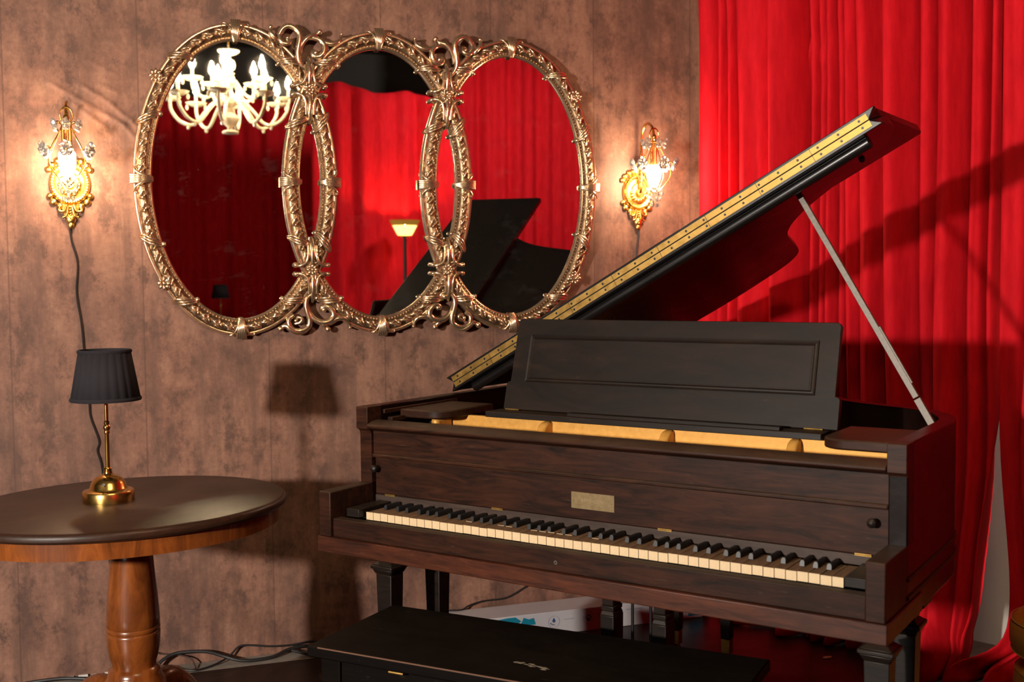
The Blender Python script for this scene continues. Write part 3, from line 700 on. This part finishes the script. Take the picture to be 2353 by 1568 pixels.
# pierced scrolls between the ovals, traced as real tubes
def spiral(cx, cz, r0, r1, a0, turns, n=22):
    return [(cx+lerp(r0, r1, i/n)*math.cos(a0+2*pi*turns*i/n), cz+lerp(r0, r1, i/n)*math.sin(a0+2*pi*turns*i/n)) for i in range(n+1)]
def scroll_set(xc, zc, sx, strokes, balls, sc, ox_, oz_, cx_px, cz_px):
    mb = MB()
    def cv(u, v): # crop pixels -> local metres
        return (xc+sx*(ox_+u/sc-cx_px)/633., zc-(oz_+v/sc-cz_px)/657.)
    for st, r0, r1 in strokes:
        P = smoothline([(cv(*p)[0], 0, cv(*p)[1]) for p in st], 5); n = len(P); pts = []; rr = []
        for i, p in enumerate(P):
            f = i/(n-1); pts.append((p.x, -.020-.008*math.sin(pi*f), p.z)); rr.append((r0+(r1-r0)*f)*(.72+.28*math.sin(pi*min(1, f*1.1))))
        rr = [q*1.45 for q in rr]; mb.tube(pts, rr, 8); mb.tube([(a, b_+.010, c_) for a, b_, c_ in pts], [q*.8 for q in rr], 6)
    for (u, v, r_) in balls: x, z = cv(u, v); mb.ball((x, -.026, z), r_, u=10, v=7); mb.tube([(x, .01, z), (x, -.026, z)], r_*.6, 8)
    return mb.build('scroll_crest', M_['gilt'], mir, smooth=60)
TOP = [([(70, 370), (140, 250), (240, 200), (350, 240), (415, 330), (420, 440), (395, 560), (385, 680), (405, 800), (460, 890), (540, 945), (620, 925), (645, 870)], .0085, .006),
       ([(85, 350), (85, 440), (140, 510), (215, 515), (265, 465), (245, 405), (200, 415)], .008, .004),
       ([(430, 700), (450, 560), (510, 440), (600, 365), (700, 330), (735, 300)], .006, .006),
       ([(560, 400), (660, 385), (770, 415), (840, 500), (840, 610), (780, 700), (690, 715), (640, 660), (680, 615)], .006, .009),
       ([(760, 395), (860, 455), (960, 475), (1060, 445), (1130, 380), (1150, 290)], .008, .004),
       ([(-60, 240), (-70, 330), (0, 430), (60, 500)], .005, .007)]
TB = [(770, 275, .0105), (700, 650, .0105), (595, 855, .0095), (210, 445, .006), (-62, 235, .008), (1150, 290, .0055)]
BOT = [([(300, 1290), (335, 1240), (385, 1270), (360, 1320), (290, 1340)], .004, .005),
       ([(270, 1210), (200, 1270), (205, 1370), (280, 1440), (390, 1440), (480, 1380), (495, 1280), (465, 1170), (445, 1060), (470, 950), (550, 890), (640, 905), (668, 965), (620, 1000)], .008, .006),
       ([(75, 1410), (150, 1365), (210, 1420), (310, 1475), (420, 1460), (490, 1400)], .006, .006),
       ([(455, 1030), (490, 1160), (560, 1270), (670, 1325), (780, 1310), (845, 1235), (825, 1140), (750, 1085), (680, 1110), (690, 1150)], .007, .009),
       ([(640, 1330), (790, 1340), (890, 1275), (990, 1270), (1060, 1320), (1085, 1410)], .007, .005), ([(640, 1335), (700, 1365), (760, 1420)], .005, .006)]
BB = [(75, 1412, .011), (760, 1432, .011), (605, 955, .010), (710, 1130, .010), (1088, 1415, .007), (300, 1295, .007)]
for xc, sx in ((-.2475, 1), (.2475, -1)):
    scroll_set(xc, .319, sx, TOP, TB, 7.84, 640, 40, 713.5, 208)
    scroll_set(xc, -.307, sx, BOT, BB, 6.535, 630, 540, 713.5, 620)
for k, ox in enumerate(OX):
    mb = MB(); pts = [ell(2*pi*i/96, -.026)[:2] for i in range(96)]; yy = (-.0035, -.0012, -.0020)[k]
    mb.prism([(x+ox, z) for x, z in pts], yy, .010, lambda u, v, w: (u, w, v)); mb.build('mirror_glass', M_['mirror'], mir, smooth=20)

# ------------------------------------------------------------------ wall sconces
def make_sconce():
    root = empty('wall_sconce')
    # local: wall at y=0, room towards -y, z=0 at centre of the back plate
    mb = MB(); prof = [(.0, -.016), (.030, -.016), (.036, -.011), (.048, -.010), (.056, -.016), (.062, -.017), (.067, -.012), (.070, -.004), (.070, 0)]
    vs = []; seg = 40
    mb.lathe(prof, seg=seg); mb.v = [(x*.92, z, y*1.04) for x, y, z in mb.v]
    plate_ = mb.build('back_plate', M_['sconce_gold'], root)
    mb = MB()
    for i in range(44): a = 2*pi*i/44; mb.ball((.0595*.92*math.cos(a), -.018, .0595*1.04*math.sin(a)), .0032, u=6, v=4)
    mb.build('beading', M_['sconce_gold'], plate_, smooth=80)
    mb = MB()
    for i in range(9):
        a = pi+pi*i/8; mb.ball((.030*math.cos(a), -.014, .030*math.sin(a)-.004), 1, (.009, .006, .009), u=8, v=5)
    for sx in (-1, 1):
        for (x, z, r_) in ((.062, -.042, .011), (.052, -.062, .012), (.033, -.075, .011)):
            mb.ball((sx*x, -.006, z), 1, (r_, .007, r_), u=8, v=5)
        mb.tube(smoothline([(sx*.010, -.012, -.070), (sx*.020, -.013, -.092), (sx*.034, -.012, -.090), (sx*.032, -.011, -.076)], 4), .005, 7)
        mb.tube(smoothline([(sx*.006, -.013, -.075), (sx*.012, -.014, -.105), (sx*.024, -.012, -.112)], 4), .005, 7)
    for i in range(6): mb.ball((0, -.016, -.078-.009*i), .0042, u=6, v=4)
    mb.ball((0, -.010, -.118), 1, (.017, .009, .018), u=10, v=6); mb.ball((0, -.010, -.138), 1, (.011, .007, .012), u=10, v=6)
    mb.prism([(-.03, -.06), (-.022, -.10), (-.008, -.135), (.008, -.135), (.022, -.10), (.03, -.06)], -.007, 0, lambda u, v, w: (u, w, v))
    mb.build('leaf_ornament', M_['sconce_gold'], plate_, smooth=60)
    mb = MB(); mb.ball((0, -.010, .082), 1, (.022, .007, .016), u=10, v=6)
    for sx in (-1, 1):
        for (x, z, r_) in ((.064, .045, .011), (.054, .060, .011), (.036, .073, .012), (.018, .080, .011)): mb.ball((sx*x, -.006, z), 1, (r_, .007, r_), u=8, v=5)
    mb.build('crest_ornament', M_['sconce_gold'], plate_, smooth=60)
    mb = MB(); mb.lathe([(0, -.03), (.012, -.03), (.016, -.022), (.012, -.016)], seg=16); mb.v = [(x, z, y-.005) for x, y, z in mb.v]; mb.build('boss', M_['brass'], plate_)
    mb = MB(); pts = smoothline([(0, -.028, -.004), (0, -.038, .02), (0, -.040, .09), (0, -.040, .17), (0, -.046, .215), (0, -.068, .248), (0, -.096, .254), (0, -.124, .243), (0, -.142, .222), (0, -.148, .200)], 5); mb.tube(pts, .0052, 10)
    hook = mb.build('hook_arm', M_['brass'], root)
    mb = MB(); cy = -.150
    mb.tube([(0, cy+.012, .19), (0, cy+.006, .168)], .004, 8); mb.tube([(-.010, cy, .165), (-.010, cy, .09)], .006, 10); mb.tube([(.010, cy+.01, .165), (.010, cy+.01, .09)], .006, 10)
    mb.ball((0, cy, .168), .010)
    for i in range(14): a = 2*pi*i/14; a2 = 2*pi*(i+1)/14; mb.tube([(.019*math.cos(a), cy, .174+.019*math.sin(a)), (.019*math.cos(a2), cy, .174+.019*math.sin(a2))], .0024, 6)
    for i in range(6): # cage wires
        a = pi/6+i*pi/3; ca, sa = math.cos(a), math.sin(a)
        mb.tube(smoothline([(.008*ca, cy+.008*sa, .16), (.030*ca, cy+.030*sa, .125), (.052*ca, cy+.052*sa, .095), (.062*ca, cy+.062*sa, .055), (.050*ca, cy+.050*sa, .028), (.028*ca, cy+.028*sa, .002), (.010*ca, cy+.010*sa, -.018)], 4), .0018, 6)
        mb.tube(smoothline([(.012*ca, cy+.012*sa, .15), (.03*ca, cy+.03*sa, .158), (.036*ca, cy+.036*sa, .145), (.026*ca, cy+.026*sa, .135)], 3), .0016, 6)
        mb.tube(smoothline([(.050*ca, cy+.050*sa, .092), (.064*ca, cy+.064*sa, .098), (.068*ca, cy+.068*sa, .084)], 3), .0016, 6)
    up_ = lambda x, y, z: (x, y, z if z < .09 else .09+(z-.09)*1.35)
    cage = mb.map(up_).build('wire_cage', M_['brass'], root, smooth=60)
    mb = MB(); mb.lathe([(.0, .088), (.022, .088), (.0255, .080), (.0265, .060), (.024, .035), (.017, .012), (.0, .006)], (0, cy, 0), 20); mb.build('glass_shade', M_['lampglass'], cage)
    # crystal flowers: each petal a crystal
    rs = random.Random(2)
    for i in range(6):
        a = pi/6+i*pi/3; ca, sa = math.cos(a), math.sin(a)
        for (rr, zz, np_, pr) in ((.078, .088, 7, .0155), (.042, .150, 5, .0105)):
            mb = MB()
            for j in range(np_):
                b_ = 2*pi*j/np_+rs.uniform(-.2, .2); r_ = pr*.8
                p = (ca*(rr+r_*.5*math.cos(b_))-sa*r_*math.sin(b_), cy+sa*(rr+r_*.5*math.cos(b_))+ca*r_*math.sin(b_), zz+r_*math.cos(b_))
                mb.ball(p, pr*.66, (1, .8, 1), Matrix.Rotation(rs.uniform(0, 3), 3, 'Y'), u=6, v=4)
            mb.map(up_).build('crystal_flower', M_['glass'], cage, smooth=0)
        for (rr, zz) in ((.026, -.004), (.030, -.022), (.020, -.042), (.016, -.060)):
            MB().ball((ca*rr, cy+sa*rr, zz+rs.uniform(-.004, .004)), .0062, (1, 1, 1.3), u=6, v=4).build('crystal_drop', M_['glass'], cage, smooth=0)
    MB().ball((0, cy, -.014), .010, u=8, v=6).build('crystal_drop', M_['glass'], cage, smooth=0)
    return root
sc = make_sconce(); sc.location = (-.744, 0, 1.6605)
tag(sc, 'gilt crystal wall sconce left of the triple mirror, its cord falling behind the table lamp', 'wall lamp', 'crystal wall sconces')
sc2 = copy_tree(sc); sc2.location = (1.330, 0, 1.672)
tag(sc2, 'gilt crystal wall sconce between the triple mirror and the red curtain', 'wall lamp', 'crystal wall sconces')
def wallcord(root, pts, name='cord', r=.0032):
    mb = MB(); l = root.location; mb.tube(smoothline([(x-l.x, y, z-l.z) for x, y, z in pts], 5), r, 7); return mb.build(name, M_['cord'], root)
wallcord(sc, [(-.7478, -.005, 1.541), (-.744, -.005, 1.475), (-.727, -.005, 1.40), (-.733, -.005, 1.30), (-.721, -.006, 1.20), (-.7159, -.006, 1.118), (-.712, -.005, 1.02), (-.7035, -.005, .93), (-.700, -.005, .88), (-.676, -.006, .80), (-.682, -.006, .765), (-.668, -.006, .70), (-.66, -.006, .5), (-.64, -.006, .2), (-.62, -.03, .01)])
wallcord(sc2, [(1.3352, -.005, 1.547), (1.334, -.005, 1.50), (1.3272, -.005, 1.4275), (1.33, -.005, 1.2), (1.31, -.006, .8), (1.32, -.006, .3), (1.30, -.01, .12)])

# ------------------------------------------------------------------ oval pedestal table
tbl = empty('oval_table', (-.595, -.886, 0), R(19.4))
tag(tbl, 'oval wooden pedestal table holding the small brass lamp, glossy dark top over orange-brown apron', 'table')
TA, TB_ = .416, .369
def ovalring(prof, name, mt, par, seg=96):
    mb = MB(); m_ = len(prof); vs = []; fs = []
    for j in range(seg):
        a = 2*pi*j/seg; nx, ny = TB_*math.cos(a), TA*math.sin(a); l = math.hypot(nx, ny)
        for (o_, z) in prof: vs.append((TA*math.cos(a)+nx/l*o_, TB_*math.sin(a)+ny/l*o_, z))
    for j in range(seg):
        for k in range(m_-1): a = j*m_+k; b_ = ((j+1) % seg)*m_+k; fs.append((a, b_, b_+1, a+1))
    fs.append(tuple(j*m_ for j in range(seg))); fs.append(tuple(j*m_+m_-1 for j in range(seg-1, -1, -1)))
    mb.add(vs, fs); return mb.build(name, mt, par, smooth=30)
ovalring([(0, .750), (.005, .7485), (.0095, .744), (.0115, .738), (.0105, .731), (.006, .7255), (-.004, .723)], 'table_top', M_['table_top'], tbl)
ovalring([(-.010, .7228), (-.010, .681), (-.018, .6795)], 'apron', M_['table'], tbl)
mb = MB(); mb.lathe([(.0, .105), (.05, .105), (.075, .13), (.083, .20), (.082, .255), (.078, .270), (.070, .282), (.068, .290), (.066, .300), (.057, .308), (.056, .318), (.062, .335), (.0675, .365), (.069, .395), (.0690, .4005), (.0665, .4035), (.0690, .4065), (.0690, .4145), (.0668, .4175), (.0690, .4205), (.0680, .445), (.0640, .500), (.0585, .555), (.0550, .600), (.0545, .640), (.075, .665), (.13, .6765), (.13, .6794), (0, .6794)], (.009, -.008, 0), 40)
ped = mb.build('pedestal', M_['table'], tbl, smooth=40)
for k in range(4):
    a = pi/4+k*pi/2-.3; ca, sa = math.cos(a), math.sin(a); mb = MB()
    pts = smoothline([(.06*ca, .06*sa, .215), (.12*ca, .12*sa, .235), (.19*ca, .19*sa, .19), (.25*ca, .25*sa, .10), (.31*ca, .31*sa, .035), (.345*ca, .345*sa, .030)], 5)
    mb.tube([(p.x+.009, p.y-.008, p.z) for p in pts], [.034]*len(pts), 12); mb.build('foot', M_['table'], tbl)

# ------------------------------------------------------------------ table lamps
def make_lamp():
    root = empty('table_lamp')
    mb = MB(); mb.lathe([(0, 0), (.0655, 0), (.0660, .003), (.0660, .024), (.0640, .0275), (.0600, .0285), (.0500, .0315), (.0465, .036), (.0440, .047), (.0370, .058), (.0265, .0655), (.0150, .0690), (.0115, .0730), (.0100, .082), (.0110, .086), (.0100, .088), (.0062, .0885)], seg=40); base = mb.build('base', M_['brass'], root, smooth=30)
    mb = MB(); rot = Matrix.Rotation(R(60), 3, 'X'); mb.tube([(-.010, -.0455, .048), (-.0105, -.0490, .050)], .0042, 12); mb.build('switch', M_['steel'], base)
    mb = MB(); mb.lathe([(.0058, .088), (.0058, .178), (.0075, .180), (.0075, .184), (.0065, .187), (.0098, .193), (.0098, .197), (.0065, .203), (.0075, .206), (.0075, .210), (.0052, .213), (.0052, .345), (0, .345)], seg=20); mb.build('stem', M_['brass'], root, smooth=30)
    mb = MB(); n = 66
    def pl(a, k): return 1+.026*(abs(math.sin(a*n/6))-.5)
    mb.lathe([(.0880, .270), (.0655, .398)], seg=n*2, rf=pl); mb.f = [f for f in mb.f if len(f) == 4]
    sh = mb.build('lamp_shade', M_['shade'], root, smooth=20); so = sh.modifiers.new('cloth', 'SOLIDIFY'); so.thickness = .0025
    for (r_, z0, z1, r2) in ((.0885, .2665, .2765, .0868), (.0668, .393, .4015, .0655)):
        mb = MB(); mb.lathe([(r_+.001, z0), (r_+.003, (z0+z1)/2), (r2+.0015, z1), (r2-.003, z1), (r_-.003, z0), (r_+.001, z0)], seg=60); mb.f = [f for f in mb.f if len(f) == 4]
        mb.build('trim_band', M_['shade'], sh)
    mb = MB()
    for k in range(3): a = k*2*pi/3; mb.tube([(.005*math.cos(a), .005*math.sin(a), .335), (.066*math.cos(a), .066*math.sin(a), .393)], .0015, 6)
    mb.build('shade_frame', M_['brass'], sh)
    return root
lamp = make_lamp(); lamp.location = (-.6375, -.858, .750)
tag(lamp, 'small brass table lamp with pleated black shade on the oval table', 'lamp', 'brass table lamps')
lamp2 = copy_tree(lamp); lamp2.location = (-.005, -7.40, .750)
tag(lamp2, 'brass lamp with black shade reflected at the bottom of the left mirror oval', 'lamp', 'brass table lamps')
cafe = empty('cafe_table', (-.005, -7.40, 0)); tag(cafe, 'small round table across the room under the reflected brass lamp', 'table')
MB().lathe([(0, .748), (.25, .748), (.255, .74), (.25, .725), (0, .725)], seg=40).build('table_top', M_['table_top'], cafe)
MB().lathe([(.18, 0), (.18, .02), (.03, .05), (.025, .7), (.06, .7245), (0, .7245)], seg=24).build('pedestal', M_['iron'], cafe)

# ------------------------------------------------------------------ chandelier (hangs above, seen in the left mirror oval)
ch = empty('chandelier', (-.085, -3.02, 2.20)); tag(ch, 'lit crystal chandelier of two candle tiers reflected in the left mirror oval', 'chandelier')
mb = MB(); mb.lathe([(0, -.04), (.045, -.038), (.050, -.028), (.042, -.020), (.018, -.012), (.016, .0), (.036, .018), (.052, .035), (.058, .055), (.042, .075), (.018, .09), (.018, .12), (.05, .14), (.055, .17), (.03, .2), (.018, .22), (.02, .245), (.045, .262), (.05, .28), (.02, .30), (.018, .33), (.034, .345), (.041, .372), (.034, .398), (.015, .41), (.012, .425), (.045, .436), (.064, .450), (.066, .458), (.01, .452), (.006, .49), (0, .49)], seg=28); col_ = mb.build('column', M_['milk'], ch)
MB().tube([(0, 0, .48), (0, 0, 1.6)], .006, 8).build('chain', M_['hinge'], ch)
for tier, (n, rr, z0, a0) in enumerate(((8, .352, .125, .22), (5, .215, .235, .5))):
    for i in range(n):
        a = a0+2*pi*i/n; ca, sa = math.cos(a), math.sin(a); drop = .125 if tier == 0 else .07; mb = MB()
        prof = [(.03, z0+.015), (rr*.22, z0+.03), (rr*.38, z0-.02), (rr*.6, z0-drop*.85), (rr*.82, z0-drop*.75), (rr*.98, z0-drop*.2), (rr, z0+.035)]
        mb.tube(smoothline([(ca*r_, sa*r_, z) for r_, z in prof], 4), .0105, 8); arm = mb.build('arm', M_['milk'], ch)
        mb = MB(); mb.lathe([(.006, .026), (.034, .032), (.056, .046), (.062, .056), (.034, .052), (.010, .056), (.0095, .105), (0, .105)], (ca*rr, sa*rr, z0), 16, rf=lambda a_, k: 1+.06*math.cos(8*a_)*(k in (2, 3))); mb.build('candle_cup', M_['milk'], arm)
        mb = MB(); mb.lathe([(.007, .1052), (.0165, .122), (.0175, .138), (.0105, .164), (.003, .186), (0, .188)], (ca*rr, sa*rr, z0), 12); mb.build('candle_bulb', M_['bulb'], arm)
        mb = MB()
        for q in range(4): b_ = q*pi/2; mb.ball((ca*rr+.055*math.cos(b_), sa*rr+.055*math.sin(b_), z0+.024), .010, (1, 1, 1.8), u=6, v=4)
        mb.ball((ca*rr*.7, sa*rr*.7, z0-drop*.85-.02), .011, (1, 1, 1.3), u=6, v=4); mb.build('crystal_drops', M_['milk'], arm, smooth=0)

# ------------------------------------------------------------------ torchiere (reflected in the middle oval)
tor = empty('torchiere', (1.70, -6.62, 0)); tag(tor, 'black floor torchiere with glowing amber glass shade, reflected in the middle mirror oval', 'floor lamp')
MB().lathe([(.16, 0), (.16, .02), (.04, .045), (.018, .08), (.017, 1.60), (.03, 1.615), (.05, 1.63), (0, 1.63)], seg=24).build('stand', M_['iron'], tor)
mb = MB(); mb.lathe([(.066, 1.632), (.07, 1.635), (.118, 1.725)], seg=32); mb.f = [f for f in mb.f if len(f) == 4]; sh_ = mb.build('shade', M_['tiff'], tor)
mb = MB(); mb.lathe([(.1185, 1.7255), (.148, 1.775)], seg=32); mb.f = [f for f in mb.f if len(f) == 4]; mb.build('shade_border', M_['tiff2'], sh_)
MB().ball((0, 0, 1.70), .03).build('light_bulb', M_['torch'], sh_)

# ------------------------------------------------------------------ carton against the wall, cables, pouf, scrap
box = empty('carton', (1.0, -.085, 0)); tag(box, 'long flat white carton with blue prints lying along the wall under the piano', 'box')
MB().box(-.50, .535, -.072, .072, .0005, .088).build('carton_body', M_['carton'], box, bevel=.002)
FY = -.0727
def flat(pts, name, mt, t=.0006):
    mb = MB(); mb.prism([(x-1.0, z) for x, z in pts], FY-t, FY+.0002, lambda u, v, w: (u, w, v)); return mb.build(name, M_[mt], box, smooth=0)
flat([(.62, .052), (.60, .070), (.72, .083), (.752, .083), (.775, .066), (.75, .050)], 'teal_print', 'teal'); flat([(.770, .048), (.785, .078), (.805, .070), (.825, .073), (.832, .048)], 'teal_print', 'teal')
def ring(cx, cz, r0, r1, n=28):
    mb = MB(); vs = []
    for r_ in (r0, r1):
        for i in range(n): a = 2*pi*i/n; vs += [(cx-1+r_*math.cos(a), FY-.0006, cz+r_*math.sin(a))]
    mb.add(vs, [(i, (i+1) % n, n+(i+1) % n, n+i) for i in range(n)]); o = mb.build('print_ring', M_['greyprint'], box, smooth=0); s_ = o.modifiers.new('t', 'SOLIDIFY'); s_.thickness = .0004; return o
for cx in (.905, 1.046): ring(cx, .050, .0215, .0228)
def disc(mb, cx, cz, rx, rz, n=14): mb.prism([(cx-1+rx*math.cos(2*pi*i/n), cz+rz*math.sin(2*pi*i/n)) for i in range(n)], FY-.0007, FY+.0001, lambda u, v, w: (u, w, v))
mb = MB(); disc(mb, 1.046, .0440, .0078, .0068)
for (x, z) in ((-.011, .052), (-.0045, .0590), (.0045, .0590), (.011, .052)): disc(mb, 1.046+x, z, .0030, .0042)
mb.build('paw_print', M_['teal'], box, smooth=0)
mb = MB(); mb.prism([(-.095, .046), (-.0885, .0520), (-.0925, .0600), (-.0955, .065), (-.0985, .0600), (-.1025, .0520)], FY-.0007, FY+.0001, lambda u, v, w: (u, w, v)); mb.tube([(-.110, FY, .046), (-.101, FY, .0395), (-.092, FY, .0385)], .0014, 6); mb.build('drop_print', M_['navy'], box, smooth=0)
for (x0, x1, z) in ((.945, .985, .0535), (1.082, 1.12, .060), (1.082, 1.108, .050), (1.20, 1.27, .063), (1.14, 1.155, .06)): flat([(x0, z), (x1, z), (x1, z+.0028), (x0, z+.0028)], 'text_line', 'greyprint')
mb = MB(); mb.box(.5352, .5358, -.068, .068, .006, .082); mb.box(.47, .534, -.0731, -.0722, .01, .08); mb.build('blue_end_print', M_['teal'], box)
def cable(name, pts, r, mt, label, group='cables along the wall foot'):
    mb = MB(); mb.tube(smoothline(pts, 6), r, 8); o = mb.build(name, M_[mt], None); return tag(o, label, 'cable', group)
mb_pts = [(-.515, -.042, .012), (-.49, -.035, .035), (-.45, -.028, .050), (-.40, -.03, .052), (-.34, -.036, .046), (-.29, -.045, .028), (-.24, -.06, .012), (-.19, -.064, .007), (-.12, -.055, .008), (-.06, -.03, .02), (0, -.02, .022), (.08, -.03, .010), (.3, -.04, .007), (.45, -.035, .0068)]
c1 = cable('power_cable', mb_pts, .0062, 'cord', 'thickest black cable bundle with a white plug end looping along the wall foot')
mb = MB(); mb.tube([(-.512, -.042, .010), (-.535, -.048, .006)], .006, 10); mb.tube([(-.535, -.048, .006), (-.548, -.052, .005)], .0045, 8); mb.build('plug', M_['plug'], c1)
cable('power_cable', [(-.60, -.02, .004), (-.5, -.05, .02), (-.44, -.07, .008), (-.395, -.088, .004), (-.37, -.086, .004), (-.32, -.06, .006), (-.27, -.03, .018), (-.235, -.018, .045), (-.20, -.016, .047), (-.13, -.02, .036), (-.05, -.015, .030), (.03, -.012, .034), (.15, -.012, .02), (.5, -.008, .02)], .0036, 'cord', 'thin black cable dipping in a sharp V onto the concrete strip')
cable('power_cable', [(-.05, -.035, .016), (-.02, -.06, .012), (.02, -.09, .006), (.08, -.13, .005), (.2, -.2, .005)], .0055, 'cord', 'short black cable crossing from the concrete strip onto the floor boards toward the bench')
cable('power_cable', [(-.57, -.006, .22), (-.552, -.008, .12), (-.535, -.01, .075), (-.50, -.014, .052), (-.45, -.02, .045), (-.40, -.03, .03), (-.386, -.045, .010), (-.384, -.07, .004), (-.40, -.08, .004)], .0026, 'cord_brown', 'thin brown cord coming down the wallpaper beside the table pedestal')
cable('power_cable', [(-1.1, -.03, .005), (-.96, -.03, .006), (-.87, -.035, .012), (-.80, -.04, .012), (-.72, -.06, .006), (-.64, -.1, .005), (-.6, -.2, .005)], .006, 'cord', 'black cable on the concrete left of the table pedestal')
cable('power_cable', [(.40, -.012, .089), (.50, -.02, .096), (.58, -.03, .094), (.62, -.018, .105), (.68, -.008, .112), (.76, -.006, .113), (.81, -.006, .130), (.85, -.006, .150), (.9, -.006, .165), (1.1, -.006, .2), (1.25, -.006, .16)], .0034, 'cord', 'thin black cord rising along the wall behind the white carton')
mb = MB()
rs = random.Random(9)
for k in range(9):
    x = -.93+k*.042; mb.box(x, x+rs.uniform(.012, .038), -.012+rs.uniform(-.003, .003), -.004, 0, rs.uniform(.004, .009))
tag(mb.build('paint_flakes', M_['plug'], None), 'white plaster flakes along the wall foot left of the table', 'debris', kind='stuff')
pf = empty('pouf', (1.728, -1.805, -.0)); tag(pf, 'mustard leather pouf stool at the right edge before the red curtain', 'stool')
mb = MB(); mb.lathe([(0, .452), (.12, .450), (.158, .442), (.172, .428), (.178, .41), (.178, .372), (.172, .350), (.15, .340), (0, .340)], seg=48); st_ = mb.build('seat_cushion', M_['leather'], pf)
mb = MB(); 
for (r_, z) in ((.1745, .430), (.1735, .350)): mb.tube([(r_*math.cos(2*pi*i/64), r_*math.sin(2*pi*i/64), z) for i in range(65)], .0016, 6)
mb.build('seam', M_['stitch'], st_)
mb = MB(); mb.lathe([(0, 0), (.15, 0), (.166, .02), (.168, .06), (.168, .27), (.162, .30), (.14, .318), (.05, .322), (.05, .339), (0, .339)], seg=48); st2 = mb.build('base_cushion', M_['leather'], pf)
mb = MB(); mb.tube([(.1635*math.cos(2*pi*i/64), .1635*math.sin(2*pi*i/64), .298) for i in range(65)], .0016, 6); mb.build('seam', M_['stitch'], st2)
mb = MB(); mb.prism([(0, 0), (.03, .004), (.034, .018), (.012, .022), (-.006, .012)], .0005, .003); sp = mb.build('paper_scrap', M_['scrap'], None, bevel=.001); sp.location = (1.69, -.745, 0); tag(sp, 'small pink paper scrap on the dark floor behind the piano front leg', 'scrap')

# ------------------------------------------------------------------ lights
def area(name, loc, target, size, power, col, shape='DISK'):
    l = bpy.data.lights.new(name, 'AREA'); l.shape = shape; l.size = size; l.energy = power; l.color = col
    o = bpy.data.objects.new(name, l); COL.objects.link(o); o.location = loc
    o.rotation_euler = (Vector(target)-Vector(loc)).to_track_quat('-Z', 'Y').to_euler(); return o
area('key_lamp', (-3.05, -4.05, 1.59), (.6, -.7, 1.1), .15, 192, (1, .90, .80))
area('far_curtain_fill', (2.9, -5.2, 3.6), (2.9, -8.1, 1.2), .4, 47, (1, .86, .74)).data.spread = R(150)  # unseen fill light, added to brighten the reflected far curtains
area('gap_wall_fill', cpt(2.35, -.20, 1.5), cpt(1.15, -.30, .35), .15, 42, (1, .88, .75))  # added light hidden behind the curtain, brightens the grey wall in the gap
w = bpy.data.worlds.new('world'); SC.world = w; w.use_nodes = True; w.node_tree.nodes['Background'].inputs[0].default_value = (1, .8, .65, 1); w.node_tree.nodes['Background'].inputs[1].default_value = .0

# ------------------------------------------------------------------ camera
cam = bpy.data.cameras.new('camera'); co = bpy.data.objects.new('camera', cam); COL.objects.link(co); SC.camera = co
rt = Vector((.94361, -.33112, -.00873)); up = Vector((.0251, .0453, .9987)); fw = Vector((.3302, .9425, -.0511)).normalized()
rt = (rt-fw*rt.dot(fw)).normalized(); up = rt.cross(fw)
mw = Matrix((rt, up, -fw)).transposed().to_4x4(); mw.translation = (-.5895, -3.9767, 1.3145); co.matrix_world = mw
cam.sensor_width = 36; cam.lens = 39.026; cam.clip_start = .05
cam.dof.use_dof = True; cam.dof.focus_distance = 3.05; cam.dof.aperture_fstop = 4.5
SC.view_settings.view_transform = 'Standard'; SC.view_settings.look = 'None'; SC.view_settings.gamma = 1; SC.view_settings.use_curve_mapping = False
SC.view_settings.exposure = 0.3
cy_ = SC.cycles
cy_.max_bounces = 7; cy_.diffuse_bounces = 2; cy_.glossy_bounces = 4; cy_.transmission_bounces = 4; cy_.use_adaptive_sampling = True; cy_.adaptive_threshold = .02; cy_.sample_clamp_indirect = 40; cy_.caustics_reflective = False; cy_.caustics_refractive = False; cy_.use_denoising = True
